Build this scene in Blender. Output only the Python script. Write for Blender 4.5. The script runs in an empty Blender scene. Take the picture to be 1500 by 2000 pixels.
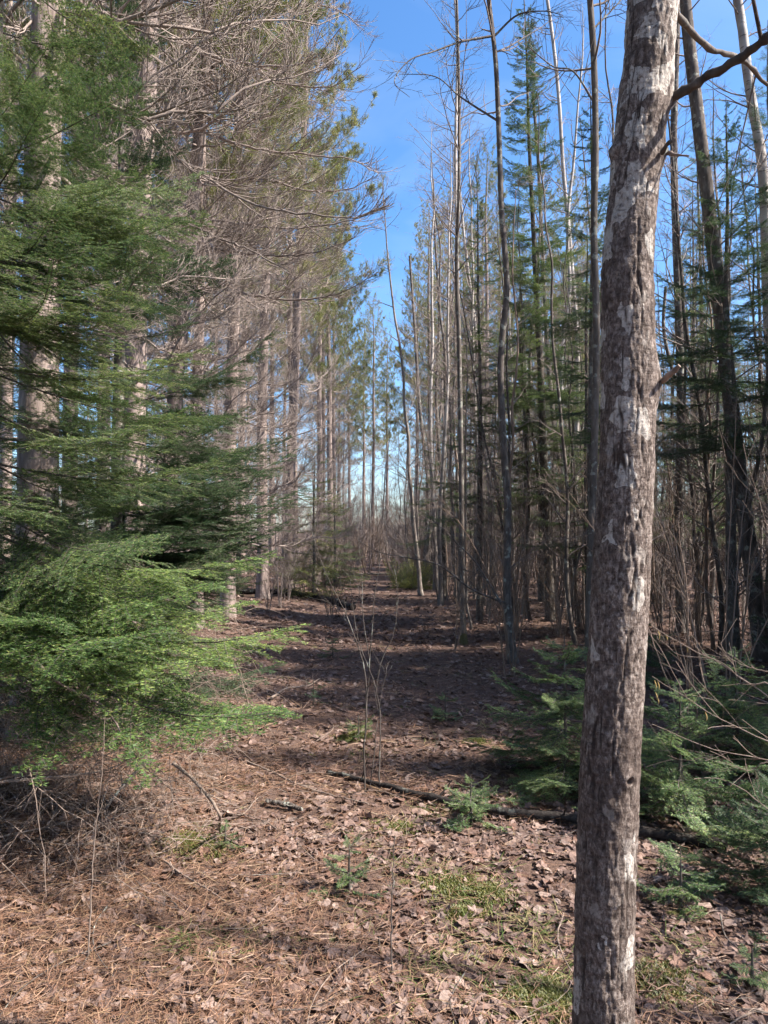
import bpy, math
import numpy as np
from mathutils import Vector, Matrix, Euler

# ------------------------------------------------------------------ camera, world, sun, exposure
scene = bpy.context.scene
COL = scene.collection
PITCH = math.radians(2.0)
EYE = 1.55
FPX = 1444.0
cam_d = bpy.data.cameras.new('camera')
cam_d.sensor_fit = 'AUTO'; cam_d.sensor_width = 36.0; cam_d.lens = 26.0
cam_d.clip_start = 0.05; cam_d.clip_end = 6000
cam = bpy.data.objects.new('camera', cam_d); COL.objects.link(cam)
cam.location = (0, 0, EYE); cam.rotation_euler = (math.pi / 2 + PITCH, 0, 0)
scene.camera = cam

SUN_AZ = math.radians(102)      # clockwise from the viewing direction: from the right, a little behind
SUN_EL = math.radians(45)
world = bpy.data.worlds.new('World'); scene.world = world; world.use_nodes = True
wn = world.node_tree.nodes; wl = world.node_tree.links; wn.clear()
sky = wn.new('ShaderNodeTexSky'); sky.sky_type = 'NISHITA'; sky.sun_disc = False
sky.sun_elevation = SUN_EL; sky.sun_rotation = SUN_AZ
sky.air_density = 1.0; sky.dust_density = 1.6; sky.ozone_density = 4.0; sky.altitude = 300
bg = wn.new('ShaderNodeBackground'); bg.inputs['Strength'].default_value = 0.115
wo = wn.new('ShaderNodeOutputWorld')
hsv = wn.new('ShaderNodeHueSaturation'); hsv.inputs['Saturation'].default_value = 1.2
wl.new(sky.outputs[0], hsv.inputs['Color']); ctc = wn.new('ShaderNodeTexCoord'); cmp_ = wn.new('ShaderNodeMapping'); cmp_.inputs['Scale'].default_value = (1.5, 1.5, 5.0)
cno = wn.new('ShaderNodeTexNoise'); cno.inputs['Scale'].default_value = 2.2; cno.inputs['Detail'].default_value = 6; cno.inputs['Distortion'].default_value = 0.8
crm = wn.new('ShaderNodeValToRGB'); crm.color_ramp.elements[0].position = 0.48; crm.color_ramp.elements[1].position = 0.8; crm.color_ramp.elements[1].color = (0.14, 0.14, 0.14, 1)
cmx = wn.new('ShaderNodeMix'); cmx.data_type = 'RGBA'; cmx.inputs['B'].default_value = (4.6, 5.0, 5.6, 1)
wl.new(ctc.outputs['Generated'], cmp_.inputs[0]); wl.new(cmp_.outputs[0], cno.inputs['Vector']); wl.new(cno.outputs['Fac'], crm.inputs[0])
wl.new(crm.outputs[0], cmx.inputs['Factor']); wl.new(hsv.outputs[0], cmx.inputs['A']); wl.new(cmx.outputs['Result'], bg.inputs[0]); wl.new(bg.outputs[0], wo.inputs[0])

sun_d = bpy.data.lights.new('sun', 'SUN'); sun_d.energy = 5.0; sun_d.angle = math.radians(0.55)
sun_d.color = (1.0, 0.93, 0.84)
sun = bpy.data.objects.new('sun', sun_d); COL.objects.link(sun)
sd = Vector((math.sin(SUN_AZ) * math.cos(SUN_EL), math.cos(SUN_AZ) * math.cos(SUN_EL), math.sin(SUN_EL)))
sun.rotation_euler = sd.to_track_quat('Z', 'Y').to_euler()
sun.location = (20, -5, 30)

vs = scene.view_settings
vs.view_transform = 'Standard'; vs.look = 'None'; vs.gamma = 1.0; vs.use_curve_mapping = False
vs.exposure = 1.5
scene.cycles.use_adaptive_sampling = True; scene.cycles.adaptive_threshold = 0.03
scene.cycles.max_bounces = 5; scene.cycles.diffuse_bounces = 2; scene.cycles.glossy_bounces = 2
scene.cycles.transmission_bounces = 3

# ------------------------------------------------------------------ helpers
def at(px, py, Y):
    """pixel of the 1500x2000 photo at depth Y -> world point"""
    u = (px - 750) / FPX; v = (1000 - py) / FPX
    dy = math.cos(PITCH) - v * math.sin(PITCH); dz = math.sin(PITCH) + v * math.cos(PITCH)
    s = Y / dy
    return np.array((u * s, Y, EYE + dz * s))

_perm = np.random.RandomState(7).rand(256, 256)
def vnoise(x, y, seed=0):
    x = np.asarray(x, float) + seed * 17.31; y = np.asarray(y, float) + seed * 7.77
    xi = np.floor(x).astype(int); yi = np.floor(y).astype(int)
    fx = x - xi; fy = y - yi
    fx = fx * fx * (3 - 2 * fx); fy = fy * fy * (3 - 2 * fy)
    g = lambda a, b: _perm[a & 255, b & 255]
    return (g(xi, yi) * (1 - fx) + g(xi + 1, yi) * fx) * (1 - fy) + (g(xi, yi + 1) * (1 - fx) + g(xi + 1, yi + 1) * fx) * fy

def fbm(x, y, seed=0, o=4):
    a = 0.0; w = 0.5; t = 0.0
    for k in range(o):
        a = a + w * vnoise(x * 2 ** k, y * 2 ** k, seed + k); t += w; w *= 0.5
    return a / t

def gh(x, y):
    """height of the ground"""
    x = np.asarray(x, float); y = np.asarray(y, float)
    h = 0.10 * (fbm(x * 0.45, y * 0.45, 3, 3) - 0.5) + 0.045 * (fbm(x * 2.2, y * 2.2, 5, 3) - 0.5)
    h = h + 0.17 * np.exp(-((x + 2.3) / 1.15) ** 2 - ((y - 3.9) / 1.1) ** 2)
    h = h + 0.22 / (1 + np.exp((x + 2.2 + 0.2 * np.sin(y * 0.4)) * 2.2)) * (1 / (1 + np.exp(-(y - 6) * 0.8)))
    h = h + 0.12 / (1 + np.exp(-(x - 2.2) * 2.0)) * (1 / (1 + np.exp(-(y - 6) * 0.8)))
    d = np.sqrt(x * x + y * y)
    h = h + np.clip(d - 60, 0, 400) * 0.012
    return h

def ground(px, py):
    u = (px - 750) / FPX; v = (1000 - py) / FPX
    dy = math.cos(PITCH) - v * math.sin(PITCH); dz = math.sin(PITCH) + v * math.cos(PITCH)
    z = 0.0
    for _ in range(6):
        s = (z - EYE) / dz
        z = float(gh(u * s, dy * s))
    return np.array((u * s, dy * s, z))

class MB:
    def __init__(s): s.v = []; s.q = []; s.t = []; s.qm = []; s.tm = []; s.n = 0
    def add(s, v, q=None, t=None, mat=0):
        v = np.asarray(v, float).reshape(-1, 3)
        if q is not None and len(q):
            q = np.asarray(q, int); s.q.append(q + s.n); s.qm.append(np.full(len(q), mat) if np.isscalar(mat) else mat)
        if t is not None and len(t):
            t = np.asarray(t, int); s.t.append(t + s.n); s.tm.append(np.full(len(t), mat) if np.isscalar(mat) else mat)
        s.v.append(v); s.n += len(v)
    def cat(s):
        if not s.v: s.v = [np.zeros((0, 3))]
        s.v = [np.concatenate(s.v)]
        s.q = [np.concatenate(s.q)] if s.q else []; s.qm = [np.concatenate(s.qm)] if s.qm else []
        s.t = [np.concatenate(s.t)] if s.t else []; s.tm = [np.concatenate(s.tm)] if s.tm else []
        return s
    def merge(s, o, M, matoff=0):
        o.cat()
        M = np.array(M)
        v = o.v[0] @ M[:3, :3].T + M[:3, 3]
        n0 = s.n
        s.v.append(v); s.n += len(v)
        if o.q: s.q.append(o.q[0] + n0); s.qm.append(o.qm[0] + matoff)
        if o.t: s.t.append(o.t[0] + n0); s.tm.append(o.tm[0] + matoff)
    def mesh(s, name, mats, smooth=True):
        s.cat()
        me = bpy.data.meshes.new(name)
        q = s.q[0] if s.q else np.zeros((0, 4), int); t = s.t[0] if s.t else np.zeros((0, 3), int)
        me.vertices.add(s.n); me.vertices.foreach_set('co', s.v[0].astype(np.float32).ravel())
        nl = q.size + t.size
        me.loops.add(nl); me.loops.foreach_set('vertex_index', np.concatenate([q.ravel(), t.ravel()]).astype(np.int32))
        me.polygons.add(len(q) + len(t))
        ls = np.concatenate([np.arange(len(q)) * 4, q.size + np.arange(len(t)) * 3]).astype(np.int32)
        me.polygons.foreach_set('loop_start', ls)
        mi = np.concatenate([s.qm[0] if s.qm else np.zeros(0, int), s.tm[0] if s.tm else np.zeros(0, int)]).astype(np.int32)
        for m in mats: me.materials.append(m)
        me.polygons.foreach_set('material_index', mi)
        me.update(calc_edges=True)
        me.polygons.foreach_set('use_smooth', np.full(len(me.polygons), smooth))
        return me

def nrm(a):
    return a / np.maximum(np.linalg.norm(a, axis=-1, keepdims=True), 1e-9)

def tubes(mb, P, R, S=3, mat=0, cap=False):
    P = np.asarray(P, float); R = np.asarray(R, float)
    if P.ndim == 2: P = P[None]; R = R[None]
    M, K, _ = P.shape
    if M == 0: return
    T = nrm(np.gradient(P, axis=1))
    mt = nrm(P[:, -1] - P[:, 0])
    ref = np.where(np.abs(mt[:, 2:3]) < 0.8, np.array([[0, 0, 1.0]]), np.array([[1.0, 0, 0]]))[:, None, :]
    A = nrm(np.cross(T, ref)); B = np.cross(T, A)
    an = np.arange(S) * 2 * math.pi / S
    V = P[:, :, None] + R[:, :, None, None] * (np.cos(an)[None, None, :, None] * A[:, :, None] + np.sin(an)[None, None, :, None] * B[:, :, None])
    base = (np.arange(M) * K * S)[:, None, None] + (np.arange(K - 1) * S)[None, :, None]
    i = np.arange(S)[None, None, :]; j = (np.arange(S) + 1) % S; j = j[None, None, :]
    q = np.stack([base + i, base + j, base + S + j, base + S + i], -1).reshape(-1, 4)
    mb.add(V.reshape(-1, 3), q, mat=mat)
    if cap:
        for m in range(M):
            for e in (0, K - 1):
                ring = V[m, e]; c = ring.mean(0)
                vv = np.vstack([ring, c]); tr = [(a, (a + 1) % S, S) for a in range(S)]
                if e == 0: tr = [(b, a, c2) for a, b, c2 in tr]
                mb.add(vv, None, tr, mat=mat)

def grow(p, d, L, K, rng, wob=0.08, bend=(0, 0, 0), damp=1.0):
    p = np.asarray(p, float); d = nrm(np.asarray(d, float)); L = np.asarray(L, float)
    out = [p]; b = np.asarray(bend, float)
    for k in range(K - 1):
        d = nrm(d + wob * rng.normal(size=d.shape) + b)
        p = p + d * (L / (K - 1))[:, None]
        out.append(p)
    return np.stack(out, 1)

def sample(P, R, idx, t):
    K = P.shape[1]
    f = np.clip(t, 0, 0.9999) * (K - 1); k = f.astype(int); w = (f - k)[:, None]
    a = P[idx, k]; b = P[idx, k + 1]
    r = R[idx, k] * (1 - w[:, 0]) + R[idx, k + 1] * w[:, 0]
    return a * (1 - w) + b * w, nrm(b - a), r

def side_dir(tan, rng, n_up=None, sgn=None):
    if n_up is None:
        a = nrm(rng.normal(size=tan.shape)); a = a - (a * tan).sum(-1, keepdims=True) * tan
        return nrm(a)
    s = nrm(np.cross(np.broadcast_to(np.asarray(n_up, float), tan.shape), tan))
    return s * sgn[:, None]

def lin(r0, r1, K, p=1.0):
    r0 = np.asarray(r0, float).reshape(-1, 1); r1 = np.asarray(r1, float).reshape(-1, 1)
    t = np.linspace(0, 1, K)[None] ** p
    return r0 * (1 - t) + r1 * t

def smooth_path(pts, K):
    """Catmull-Rom through the given points"""
    p = np.asarray(pts, float)
    pp = np.vstack([2 * p[0] - p[1], p, 2 * p[-1] - p[-2]])
    seg = np.r_[0, np.cumsum(np.linalg.norm(np.diff(p, axis=0), axis=1))]
    s = np.linspace(0, seg[-1], K); out = []
    for x in s:
        i = min(max(np.searchsorted(seg, x, side='right') - 1, 0), len(p) - 2)
        t = (x - seg[i]) / (seg[i + 1] - seg[i])
        a, b, c, d = pp[i], pp[i + 1], pp[i + 2], pp[i + 3]
        out.append(0.5 * (2 * b + (c - a) * t + (2 * a - 5 * b + 4 * c - d) * t * t + (3 * b - a - 3 * c + d) * t ** 3))
    return np.array(out)

# ------------------------------------------------------------------ materials
class NT:
    def __init__(s, name):
        s.m = bpy.data.materials.new(name); s.m.use_nodes = True
        s.t = s.m.node_tree; s.t.nodes.clear()
        s.out = s.new('ShaderNodeOutputMaterial')
    def new(s, typ, **kw):
        n = s.t.nodes.new(typ)
        for k, v in kw.items(): setattr(n, k, v)
        return n
    def link(s, a, b): s.t.links.new(a, b)
    def coord(s, scale=(1, 1, 1), kind='Object'):
        c = s.new('ShaderNodeTexCoord'); mp = s.new('ShaderNodeMapping'); mp.inputs['Scale'].default_value = scale
        s.link(c.outputs[kind], mp.inputs[0]); return mp.outputs[0]
    def noise(s, vec, scale, detail=5, rough=0.6, dist=0.0):
        n = s.new('ShaderNodeTexNoise'); n.inputs['Scale'].default_value = scale; n.inputs['Detail'].default_value = detail
        n.inputs['Roughness'].default_value = rough; n.inputs['Distortion'].default_value = dist
        s.link(vec, n.inputs['Vector']); return n.outputs['Fac']
    def ramp(s, fac, stops, interp='LINEAR'):
        r = s.new('ShaderNodeValToRGB'); r.color_ramp.interpolation = interp
        e = r.color_ramp.elements
        while len(e) < len(stops): e.new(0.5)
        for k, (p, c) in enumerate(stops):
            e[k].position = p
            e[k].color = (c, c, c, 1) if np.isscalar(c) else (*c, 1)
        s.link(fac, r.inputs[0]); return r.outputs[0]
    def mix(s, fac, a, b, mode='MIX'):
        n = s.new('ShaderNodeMix', data_type='RGBA', blend_type=mode)
        for inp, v in ((n.inputs['Factor'], fac), (n.inputs['A'], a), (n.inputs['B'], b)):
            if hasattr(v, 'is_output'): s.link(v, inp)
            elif inp.type == 'RGBA': inp.default_value = (*v, 1)
            else: inp.default_value = v
        return n.outputs['Result']
    def math(s, op, a, b=0.0):
        n = s.new('ShaderNodeMath', operation=op)
        for i, v in enumerate((a, b)):
            if hasattr(v, 'is_output'): s.link(v, n.inputs[i])
            else: n.inputs[i].default_value = v
        return n.outputs[0]
    def bsdf(s, col, rough=0.85, bump=None, bstr=0.5, bdist=0.01, spec=0.25):
        b = s.new('ShaderNodeBsdfPrincipled')
        if hasattr(col, 'is_output'): s.link(col, b.inputs['Base Color'])
        else: b.inputs['Base Color'].default_value = (*col, 1)
        b.inputs['Roughness'].default_value = rough
        b.inputs['Specular IOR Level'].default_value = spec
        if bump is not None:
            n = s.new('ShaderNodeBump'); n.inputs['Strength'].default_value = bstr; n.inputs['Distance'].default_value = bdist
            s.link(bump, n.inputs['Height']); s.link(n.outputs[0], b.inputs['Normal'])
        return b.outputs[0]
    def done(s, sh): s.link(sh, s.out.inputs[0]); return s.m

def mat_needles(name, c0, c1, c2, trans=0.35, hue=0.515):
    n = NT(name)
    g = n.new('ShaderNodeNewGeometry'); oi = n.new('ShaderNodeObjectInfo')
    col = n.ramp(g.outputs['Random Per Island'], [(0, c0), (0.5, c1), (0.84, c2), (1.0, tuple(0.5 * (a + b) for a, b in zip(c2, (0.30, 0.22, 0.08))))])
    col = n.mix(1.0, col, oi.outputs['Color'], 'MULTIPLY')
    hs = n.new('ShaderNodeHueSaturation'); n.link(col, hs.inputs['Color'])
    n.link(n.math('ADD', n.math('MULTIPLY', oi.outputs['Random'], 0.5), 0.75), hs.inputs['Value'])
    n.link(n.math('ADD', n.math('MULTIPLY', oi.outputs['Random'], -0.035), hue), hs.inputs['Hue'])
    b = n.bsdf(hs.outputs[0], 0.5, spec=0.4)
    tr = n.new('ShaderNodeBsdfTranslucent'); n.link(hs.outputs[0], tr.inputs[0])
    mx = n.new('ShaderNodeMixShader'); mx.inputs[0].default_value = trans
    n.link(b, mx.inputs[1]); n.link(tr.outputs[0], mx.inputs[2])
    return n.done(mx.outputs[0])

M_FIR = mat_needles('fir_needles', (0.05, 0.092, 0.036), (0.095, 0.158, 0.055), (0.21, 0.29, 0.095), 0.42)
M_PINE = mat_needles('pine_needles', (0.12, 0.15, 0.04), (0.20, 0.225, 0.065), (0.31, 0.30, 0.11), 0.35)
M_DRY = mat_needles('dry_needles', (0.18, 0.09, 0.056), (0.33, 0.178, 0.112), (0.46, 0.29, 0.195), 0.15, 0.503)

# foliage tints of the firs: plain, bluish, seedling, yellowish
T_FIR = (1.0, 1.0, 1.0); T_BLUE = (0.62, 0.71, 0.90); T_SEED = (1.12, 1.16, 1.3); T_YELLOW = (1.7, 1.3, 1.1)

def mat_bark(name, dark, mid, light, sx=9, sz=1.6, moss=None, bstr=0.7, bdist=0.012, lichen=0.0, stops=(0.3, 0.5, 0.72)):
    n = NT(name)
    v = n.coord((sx, sx, sz)); a = n.noise(v, 2.2, 6, 0.65, 0.4)
    v2 = n.coord((1, 1, 0.8)); b = n.noise(v2, 5.0, 4, 0.6)
    col = n.ramp(a, [(stops[0], dark), (stops[1], mid), (stops[2], light)])
    col = n.mix(n.math('MULTIPLY', b, 0.55), col, tuple(0.5 * x for x in mid), 'MIX')
    if lichen:
        l = n.noise(n.coord((1, 1, 1)), 11, 4, 0.6)
        l = n.ramp(l, [(0.58, 0.0), (0.63, 1.0)])
        col = n.mix(n.math('MULTIPLY', l, lichen), col, (0.33, 0.34, 0.29))
    if moss is not None:
        z = n.new('ShaderNodeSeparateXYZ'); n.link(n.coord(), z.inputs[0])
        mm = n.math('LESS_THAN', n.math('ADD', z.outputs[2], n.math('MULTIPLY', b, 0.5)), moss)
        col = n.mix(n.math('MULTIPLY', mm, 0.7), col, (0.07, 0.075, 0.02))
    oi = n.new('ShaderNodeObjectInfo')
    hs = n.new('ShaderNodeHueSaturation'); n.link(col, hs.inputs['Color'])
    n.link(n.math('ADD', n.math('MULTIPLY', oi.outputs['Random'], 0.5), 0.75), hs.inputs['Value'])
    return n.done(n.bsdf(hs.outputs[0], 0.9, a, bstr, bdist, 0.15))

M_PINEBARK = mat_bark('pine_bark', (0.11, 0.083, 0.073), (0.28, 0.218, 0.193), (0.45, 0.37, 0.335), 7, 1.3, bdist=0.02)
M_PINETWIG = mat_bark('pine_twig', (0.19, 0.15, 0.13), (0.34, 0.275, 0.24), (0.48, 0.40, 0.35), 20, 6, bstr=0.3)
M_FIRBARK = mat_bark('fir_bark', (0.05, 0.045, 0.04), (0.12, 0.10, 0.085), (0.22, 0.20, 0.18), 12, 5, lichen=0.5)
M_DARKBARK = mat_bark('dark_bark', (0.05, 0.042, 0.037), (0.12, 0.10, 0.088), (0.24, 0.21, 0.185), 10, 3, lichen=0.7)
M_MOSSBARK = mat_bark('mossy_bark', (0.06, 0.05, 0.045), (0.13, 0.11, 0.095), (0.24, 0.21, 0.19), 10, 3, moss=0.42, lichen=0.6)
M_GREYBARK = mat_bark('grey_bark', (0.10, 0.085, 0.075), (0.19, 0.16, 0.14), (0.32, 0.28, 0.25), 10, 3, lichen=0.4)
M_TWIG = mat_bark('bare_twig', (0.16, 0.125, 0.11), (0.26, 0.21, 0.185), (0.38, 0.32, 0.28), 20, 6, bstr=0.2)
M_HAZEL = mat_bark('hazel_bark', (0.14, 0.095, 0.07), (0.23, 0.165, 0.125), (0.33, 0.25, 0.20), 20, 4, bstr=0.2)
M_DEADW = mat_bark('dead_wood', (0.13, 0.095, 0.075), (0.25, 0.19, 0.155), (0.38, 0.31, 0.26), 16, 3, bstr=0.3)
M_LOG = mat_bark('wet_log_bark', (0.015, 0.012, 0.011), (0.04, 0.033, 0.03), (0.10, 0.085, 0.075), 14, 14, lichen=0.35)

def mat_birch():
    n = NT('birch_bark')
    v = n.coord((3, 3, 26)); a = n.noise(v, 1.6, 4, 0.6)
    b = n.noise(n.coord((1, 1, 1)), 3.0, 3)
    marks = n.ramp(a, [(0.60, 0.0), (0.66, 1.0)])
    base = n.ramp(b, [(0.3, (0.24, 0.205, 0.18)), (0.65, (0.44, 0.40, 0.365))])
    z = n.new('ShaderNodeSeparateXYZ'); n.link(n.coord(), z.inputs[0])
    low = n.ramp(n.math('ADD', n.math('MULTIPLY', z.outputs[2], 0.12), n.math('MULTIPLY', b, 0.5)), [(0.4, 0.85), (0.75, 0.0)])
    base = n.mix(low, base, (0.13, 0.11, 0.095))
    col = n.mix(marks, base, (0.05, 0.04, 0.035))
    return n.done(n.bsdf(col, 0.7, a, 0.3, 0.004))
M_BIRCH = mat_birch()

def mat_maple():
    n = NT('maple_bark')
    co = n.coord((1, 1, 1))
    at_ = n.new('ShaderNodeAttribute', attribute_name='fissure')
    fine = n.noise(n.coord((34, 34, 19)), 3.0, 6, 0.72, 0.4)
    hband = n.noise(n.coord((9, 9, 90)), 2.0, 3, 0.6)
    base = n.ramp(fine, [(0.36, (0.04, 0.028, 0.023)), (0.5, (0.135, 0.10, 0.084)), (0.64, (0.36, 0.30, 0.262))])
    base = n.mix(n.ramp(hband, [(0.45, 0.0), (0.7, 0.45)]), base, (0.24, 0.20, 0.175))
    mott = n.noise(n.coord((1, 1, 0.6)), 9, 4, 0.65)
    base = n.mix(n.ramp(mott, [(0.45, 0.0), (0.62, 0.7)]), base, n.ramp(fine, [(0.3, (0.03, 0.02, 0.017)), (0.7, (0.11, 0.08, 0.066))]))
    # pale crustose lichen in blocky blotches
    vo = n.new('ShaderNodeTexVoronoi', feature='F1', distance='CHEBYCHEV'); vo.inputs['Scale'].default_value = 1.0
    vo.inputs['Randomness'].default_value = 0.9
    cw = n.new('ShaderNodeMapping'); cw.inputs['Scale'].default_value = (26, 26, 15)
    dn = n.new('ShaderNodeTexNoise'); dn.inputs['Scale'].default_value = 22; n.link(co, dn.inputs['Vector'])
    ad = n.new('ShaderNodeMix', data_type='VECTOR'); ad.inputs['Factor'].default_value = 0.035
    n.link(co, ad.inputs['A']); n.link(dn.outputs['Color'], ad.inputs['B'])
    n.link(ad.outputs['Result'], cw.inputs[0]); n.link(cw.outputs[0], vo.inputs['Vector'])
    sp = n.new('ShaderNodeSeparateColor'); n.link(vo.outputs['Color'], sp.inputs[0])
    pz = n.new('ShaderNodeSeparateXYZ'); n.link(co, pz.inputs[0])
    thr = n.math('SUBTRACT', 0.93, n.math('MULTIPLY', n.math('MAXIMUM', n.math('SUBTRACT', pz.outputs[2], 1.8), 0.0), 0.30))
    pat = n.math('GREATER_THAN', sp.outputs[0], thr)
    pat = n.math('MULTIPLY', pat, n.ramp(n.noise(n.coord((40, 40, 40)), 2.0, 4, 0.7), [(0.35, 0.0), (0.5, 1.0)]))
    lo = n.noise(n.coord((20, 20, 14)), 1.0, 4, 0.6)
    pat2 = n.ramp(lo, [(0.60, 0.0), (0.64, 1.0)])
    pat = n.math('MAXIMUM', pat, n.math('MULTIPLY', pat2, 0.35))
    fisn = n.ramp(at_.outputs['Fac'], [(0.25, 1.0), (0.75, 0.0)])
    pat = n.math('MULTIPLY', pat, fisn)
    lic = n.ramp(fine, [(0.3, (0.36, 0.32, 0.28)), (0.6, (0.58, 0.53, 0.475))])
    col = n.mix(n.math('MULTIPLY', pat, 0.8), base, lic)
    col = n.mix(n.ramp(at_.outputs['Fac'], [(0.15, 0.0), (0.8, 0.9)]), col, (0.04, 0.028, 0.023))
    return n.done(n.bsdf(col, 0.85, n.math('ADD', n.math('ADD', fine, n.math('MULTIPLY', n.noise(n.coord((90, 90, 55)), 1.0, 5, 0.7), 0.8)), n.math('MULTIPLY', hband, 0.4)), 0.9, 0.006, 0.2))
M_MAPLE = mat_maple()

def mat_leaf(name, cols):
    n = NT(name)
    g = n.new('ShaderNodeNewGeometry'); oi = n.new('ShaderNodeObjectInfo')
    r = n.math('FRACT', n.math('ADD', g.outputs['Random Per Island'], oi.outputs['Random']))
    col = n.ramp(r, [(k / (len(cols) - 1), c) for k, c in enumerate(cols)])
    nz = n.noise(n.coord((1, 1, 1)), 60, 4, 0.6)
    col = n.mix(n.ramp(nz, [(0.35, 0.55), (0.65, 0.0)]), col, (0.09, 0.06, 0.05))
    b = n.bsdf(col, 0.75, nz, 0.4, 0.004, 0.3)
    tr = n.new('ShaderNodeBsdfTranslucent'); n.link(col, tr.inputs[0])
    mx = n.new('ShaderNodeMixShader'); mx.inputs[0].default_value = 0.15
    n.link(b, mx.inputs[1]); n.link(tr.outputs[0], mx.inputs[2])
    return n.done(mx.outputs[0])
LEAFCOLS = [(0.075, 0.045, 0.036), (0.21, 0.12, 0.09), (0.10, 0.06, 0.048), (0.36, 0.22, 0.165), (0.16, 0.095, 0.075), (0.28, 0.175, 0.14), (0.45, 0.31, 0.24), (0.12, 0.07, 0.06), (0.29, 0.14, 0.085), (0.36, 0.26, 0.21), (0.17, 0.10, 0.085)]
M_LEAF = mat_leaf('dry_leaf', [(0.80 * r + 0.06 * (r + g + b), 0.985 * (0.82 * g + 0.06 * (r + g + b)), 0.82 * b + 0.06 * (r + g + b)) for r, g, b in LEAFCOLS])

def mat_ground():
    n = NT('forest_floor')
    co = n.coord((1, 1, 1))
    a = n.noise(co, 9, 8, 0.7); b = n.noise(co, 45, 5, 0.7); c = n.noise(co, 0.9, 4, 0.6)
    col = n.ramp(b, [(0.25, (0.04, 0.027, 0.022)), (0.5, (0.12, 0.078, 0.063)), (0.75, (0.24, 0.16, 0.13))])
    col = n.mix(n.ramp(a, [(0.4, 0.0), (0.7, 0.55)]), col, (0.17, 0.11, 0.082))
    m = n.noise(co, 2.3, 5, 0.65)
    col = n.mix(n.ramp(m, [(0.63, 0.0), (0.69, 0.75)]), col, (0.10, 0.12, 0.03))
    return n.done(n.bsdf(col, 0.95, n.math('ADD', a, b), 0.8, 0.03, 0.1))
M_GROUND = mat_ground()

def mat_grass():
    n = NT('grass_blade')
    g = n.new('ShaderNodeNewGeometry')
    col = n.ramp(g.outputs['Random Per Island'], [(0, (0.06, 0.11, 0.028)), (0.4, (0.12, 0.165, 0.042)), (0.65, (0.25, 0.23, 0.10)), (1.0, (0.42, 0.33, 0.18))])
    b = n.bsdf(col, 0.6, spec=0.3)
    tr = n.new('ShaderNodeBsdfTranslucent'); n.link(col, tr.inputs[0])
    mx = n.new('ShaderNodeMixShader'); mx.inputs[0].default_value = 0.3
    n.link(b, mx.inputs[1]); n.link(tr.outputs[0], mx.inputs[2])
    return n.done(mx.outputs[0])
M_GRASS = mat_grass()
M_MOSS = mat_needles('moss', (0.06, 0.075, 0.016), (0.11, 0.125, 0.026), (0.19, 0.19, 0.05), 0.3)
M_CATKIN = NT('catkin'); M_CATKIN = M_CATKIN.done(M_CATKIN.bsdf((0.38, 0.27, 0.11), 0.8))

# ------------------------------------------------------------------ scene-graph helpers
def tag(o, label=None, cat=None, group=None, kind=None):
    if label: o['label'] = label
    if cat: o['category'] = cat
    if group: o['group'] = group
    if kind: o['kind'] = kind
    return o

def thing(name, loc, label, cat, group=None, rot=(0, 0, 0), scale=1.0):
    o = bpy.data.objects.new(name, None); COL.objects.link(o)
    o.empty_display_size = 0.1
    o.location = [float(x) for x in loc]; o.rotation_euler = rot; o.scale = (scale,) * 3
    return tag(o, label, cat, group)

def part(name, me, parent=None, loc=(0, 0, 0), rot=(0, 0, 0), scale=1.0, slot1=None):
    o = bpy.data.objects.new(name, me); COL.objects.link(o)
    if slot1 is not None: o.color = (*slot1, 1)      # foliage tint read by the needle material
    o.parent = parent
    o.location = [float(x) for x in loc]; o.rotation_euler = rot
    o.scale = (scale,) * 3 if np.isscalar(scale) else scale
    return o

def base_at(x, y, sink=0.02):
    return (x, y, float(gh(x, y)) - sink)

RNG = np.random.RandomState

# ------------------------------------------------------------------ ground
def build_ground():
    def axis(n, near, far, p):
        u = np.linspace(-1, 1, n)
        return np.sign(u) * (np.abs(u) * near + np.abs(u) ** p * far)
    xs = axis(271, 7.0, 1500, 9); ys = 5.0 + axis(271, 7.0, 1500, 9)
    X, Y = np.meshgrid(xs, ys, indexing='ij')
    Z = gh(X, Y) + 0.012 * (fbm(X * 9, Y * 9, 11, 3) - 0.5) * (np.abs(X) < 14) * (np.abs(Y - 5) < 14)
    n = len(xs); I = np.arange(n * n).reshape(n, n)
    q = np.stack([I[:-1, :-1], I[1:, :-1], I[1:, 1:], I[:-1, 1:]], -1).reshape(-1, 4)
    mb = MB(); mb.add(np.stack([X, Y, Z], -1).reshape(-1, 3), q)
    o = part('ground', mb.mesh('ground', [M_GROUND]))
    return tag(o, 'brown forest floor covered in dry leaves and pine needles', None, None, 'structure')
GROUND = build_ground()

# ------------------------------------------------------------------ dry leaves
def leaf_outline(kind):
    if kind == 0:    # lobed maple leaf
        pts = [(0, -0.5), (0.22, -0.38), (0.46, -0.42), (0.36, -0.12), (0.52, 0.12), (0.24, 0.12), (0.16, 0.30), (0, 0.56), (-0.17, 0.29), (-0.26, 0.11), (-0.5, 0.10), (-0.37, -0.13), (-0.44, -0.40), (-0.2, -0.37)]
    elif kind == 1:  # ovate birch leaf
        pts = [(0, -0.5), (0.2, -0.4), (0.33, -0.18), (0.3, 0.1), (0.17, 0.36), (0, 0.58), (-0.18, 0.34), (-0.31, 0.08), (-0.32, -0.2), (-0.18, -0.41)]
    else:            # round aspen leaf
        pts = [(0, -0.48), (0.25, -0.42), (0.45, -0.2), (0.48, 0.08), (0.3, 0.34), (0, 0.5), (-0.3, 0.32), (-0.47, 0.06), (-0.44, -0.22), (-0.24, -0.43)]
    return np.array(pts)

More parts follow.
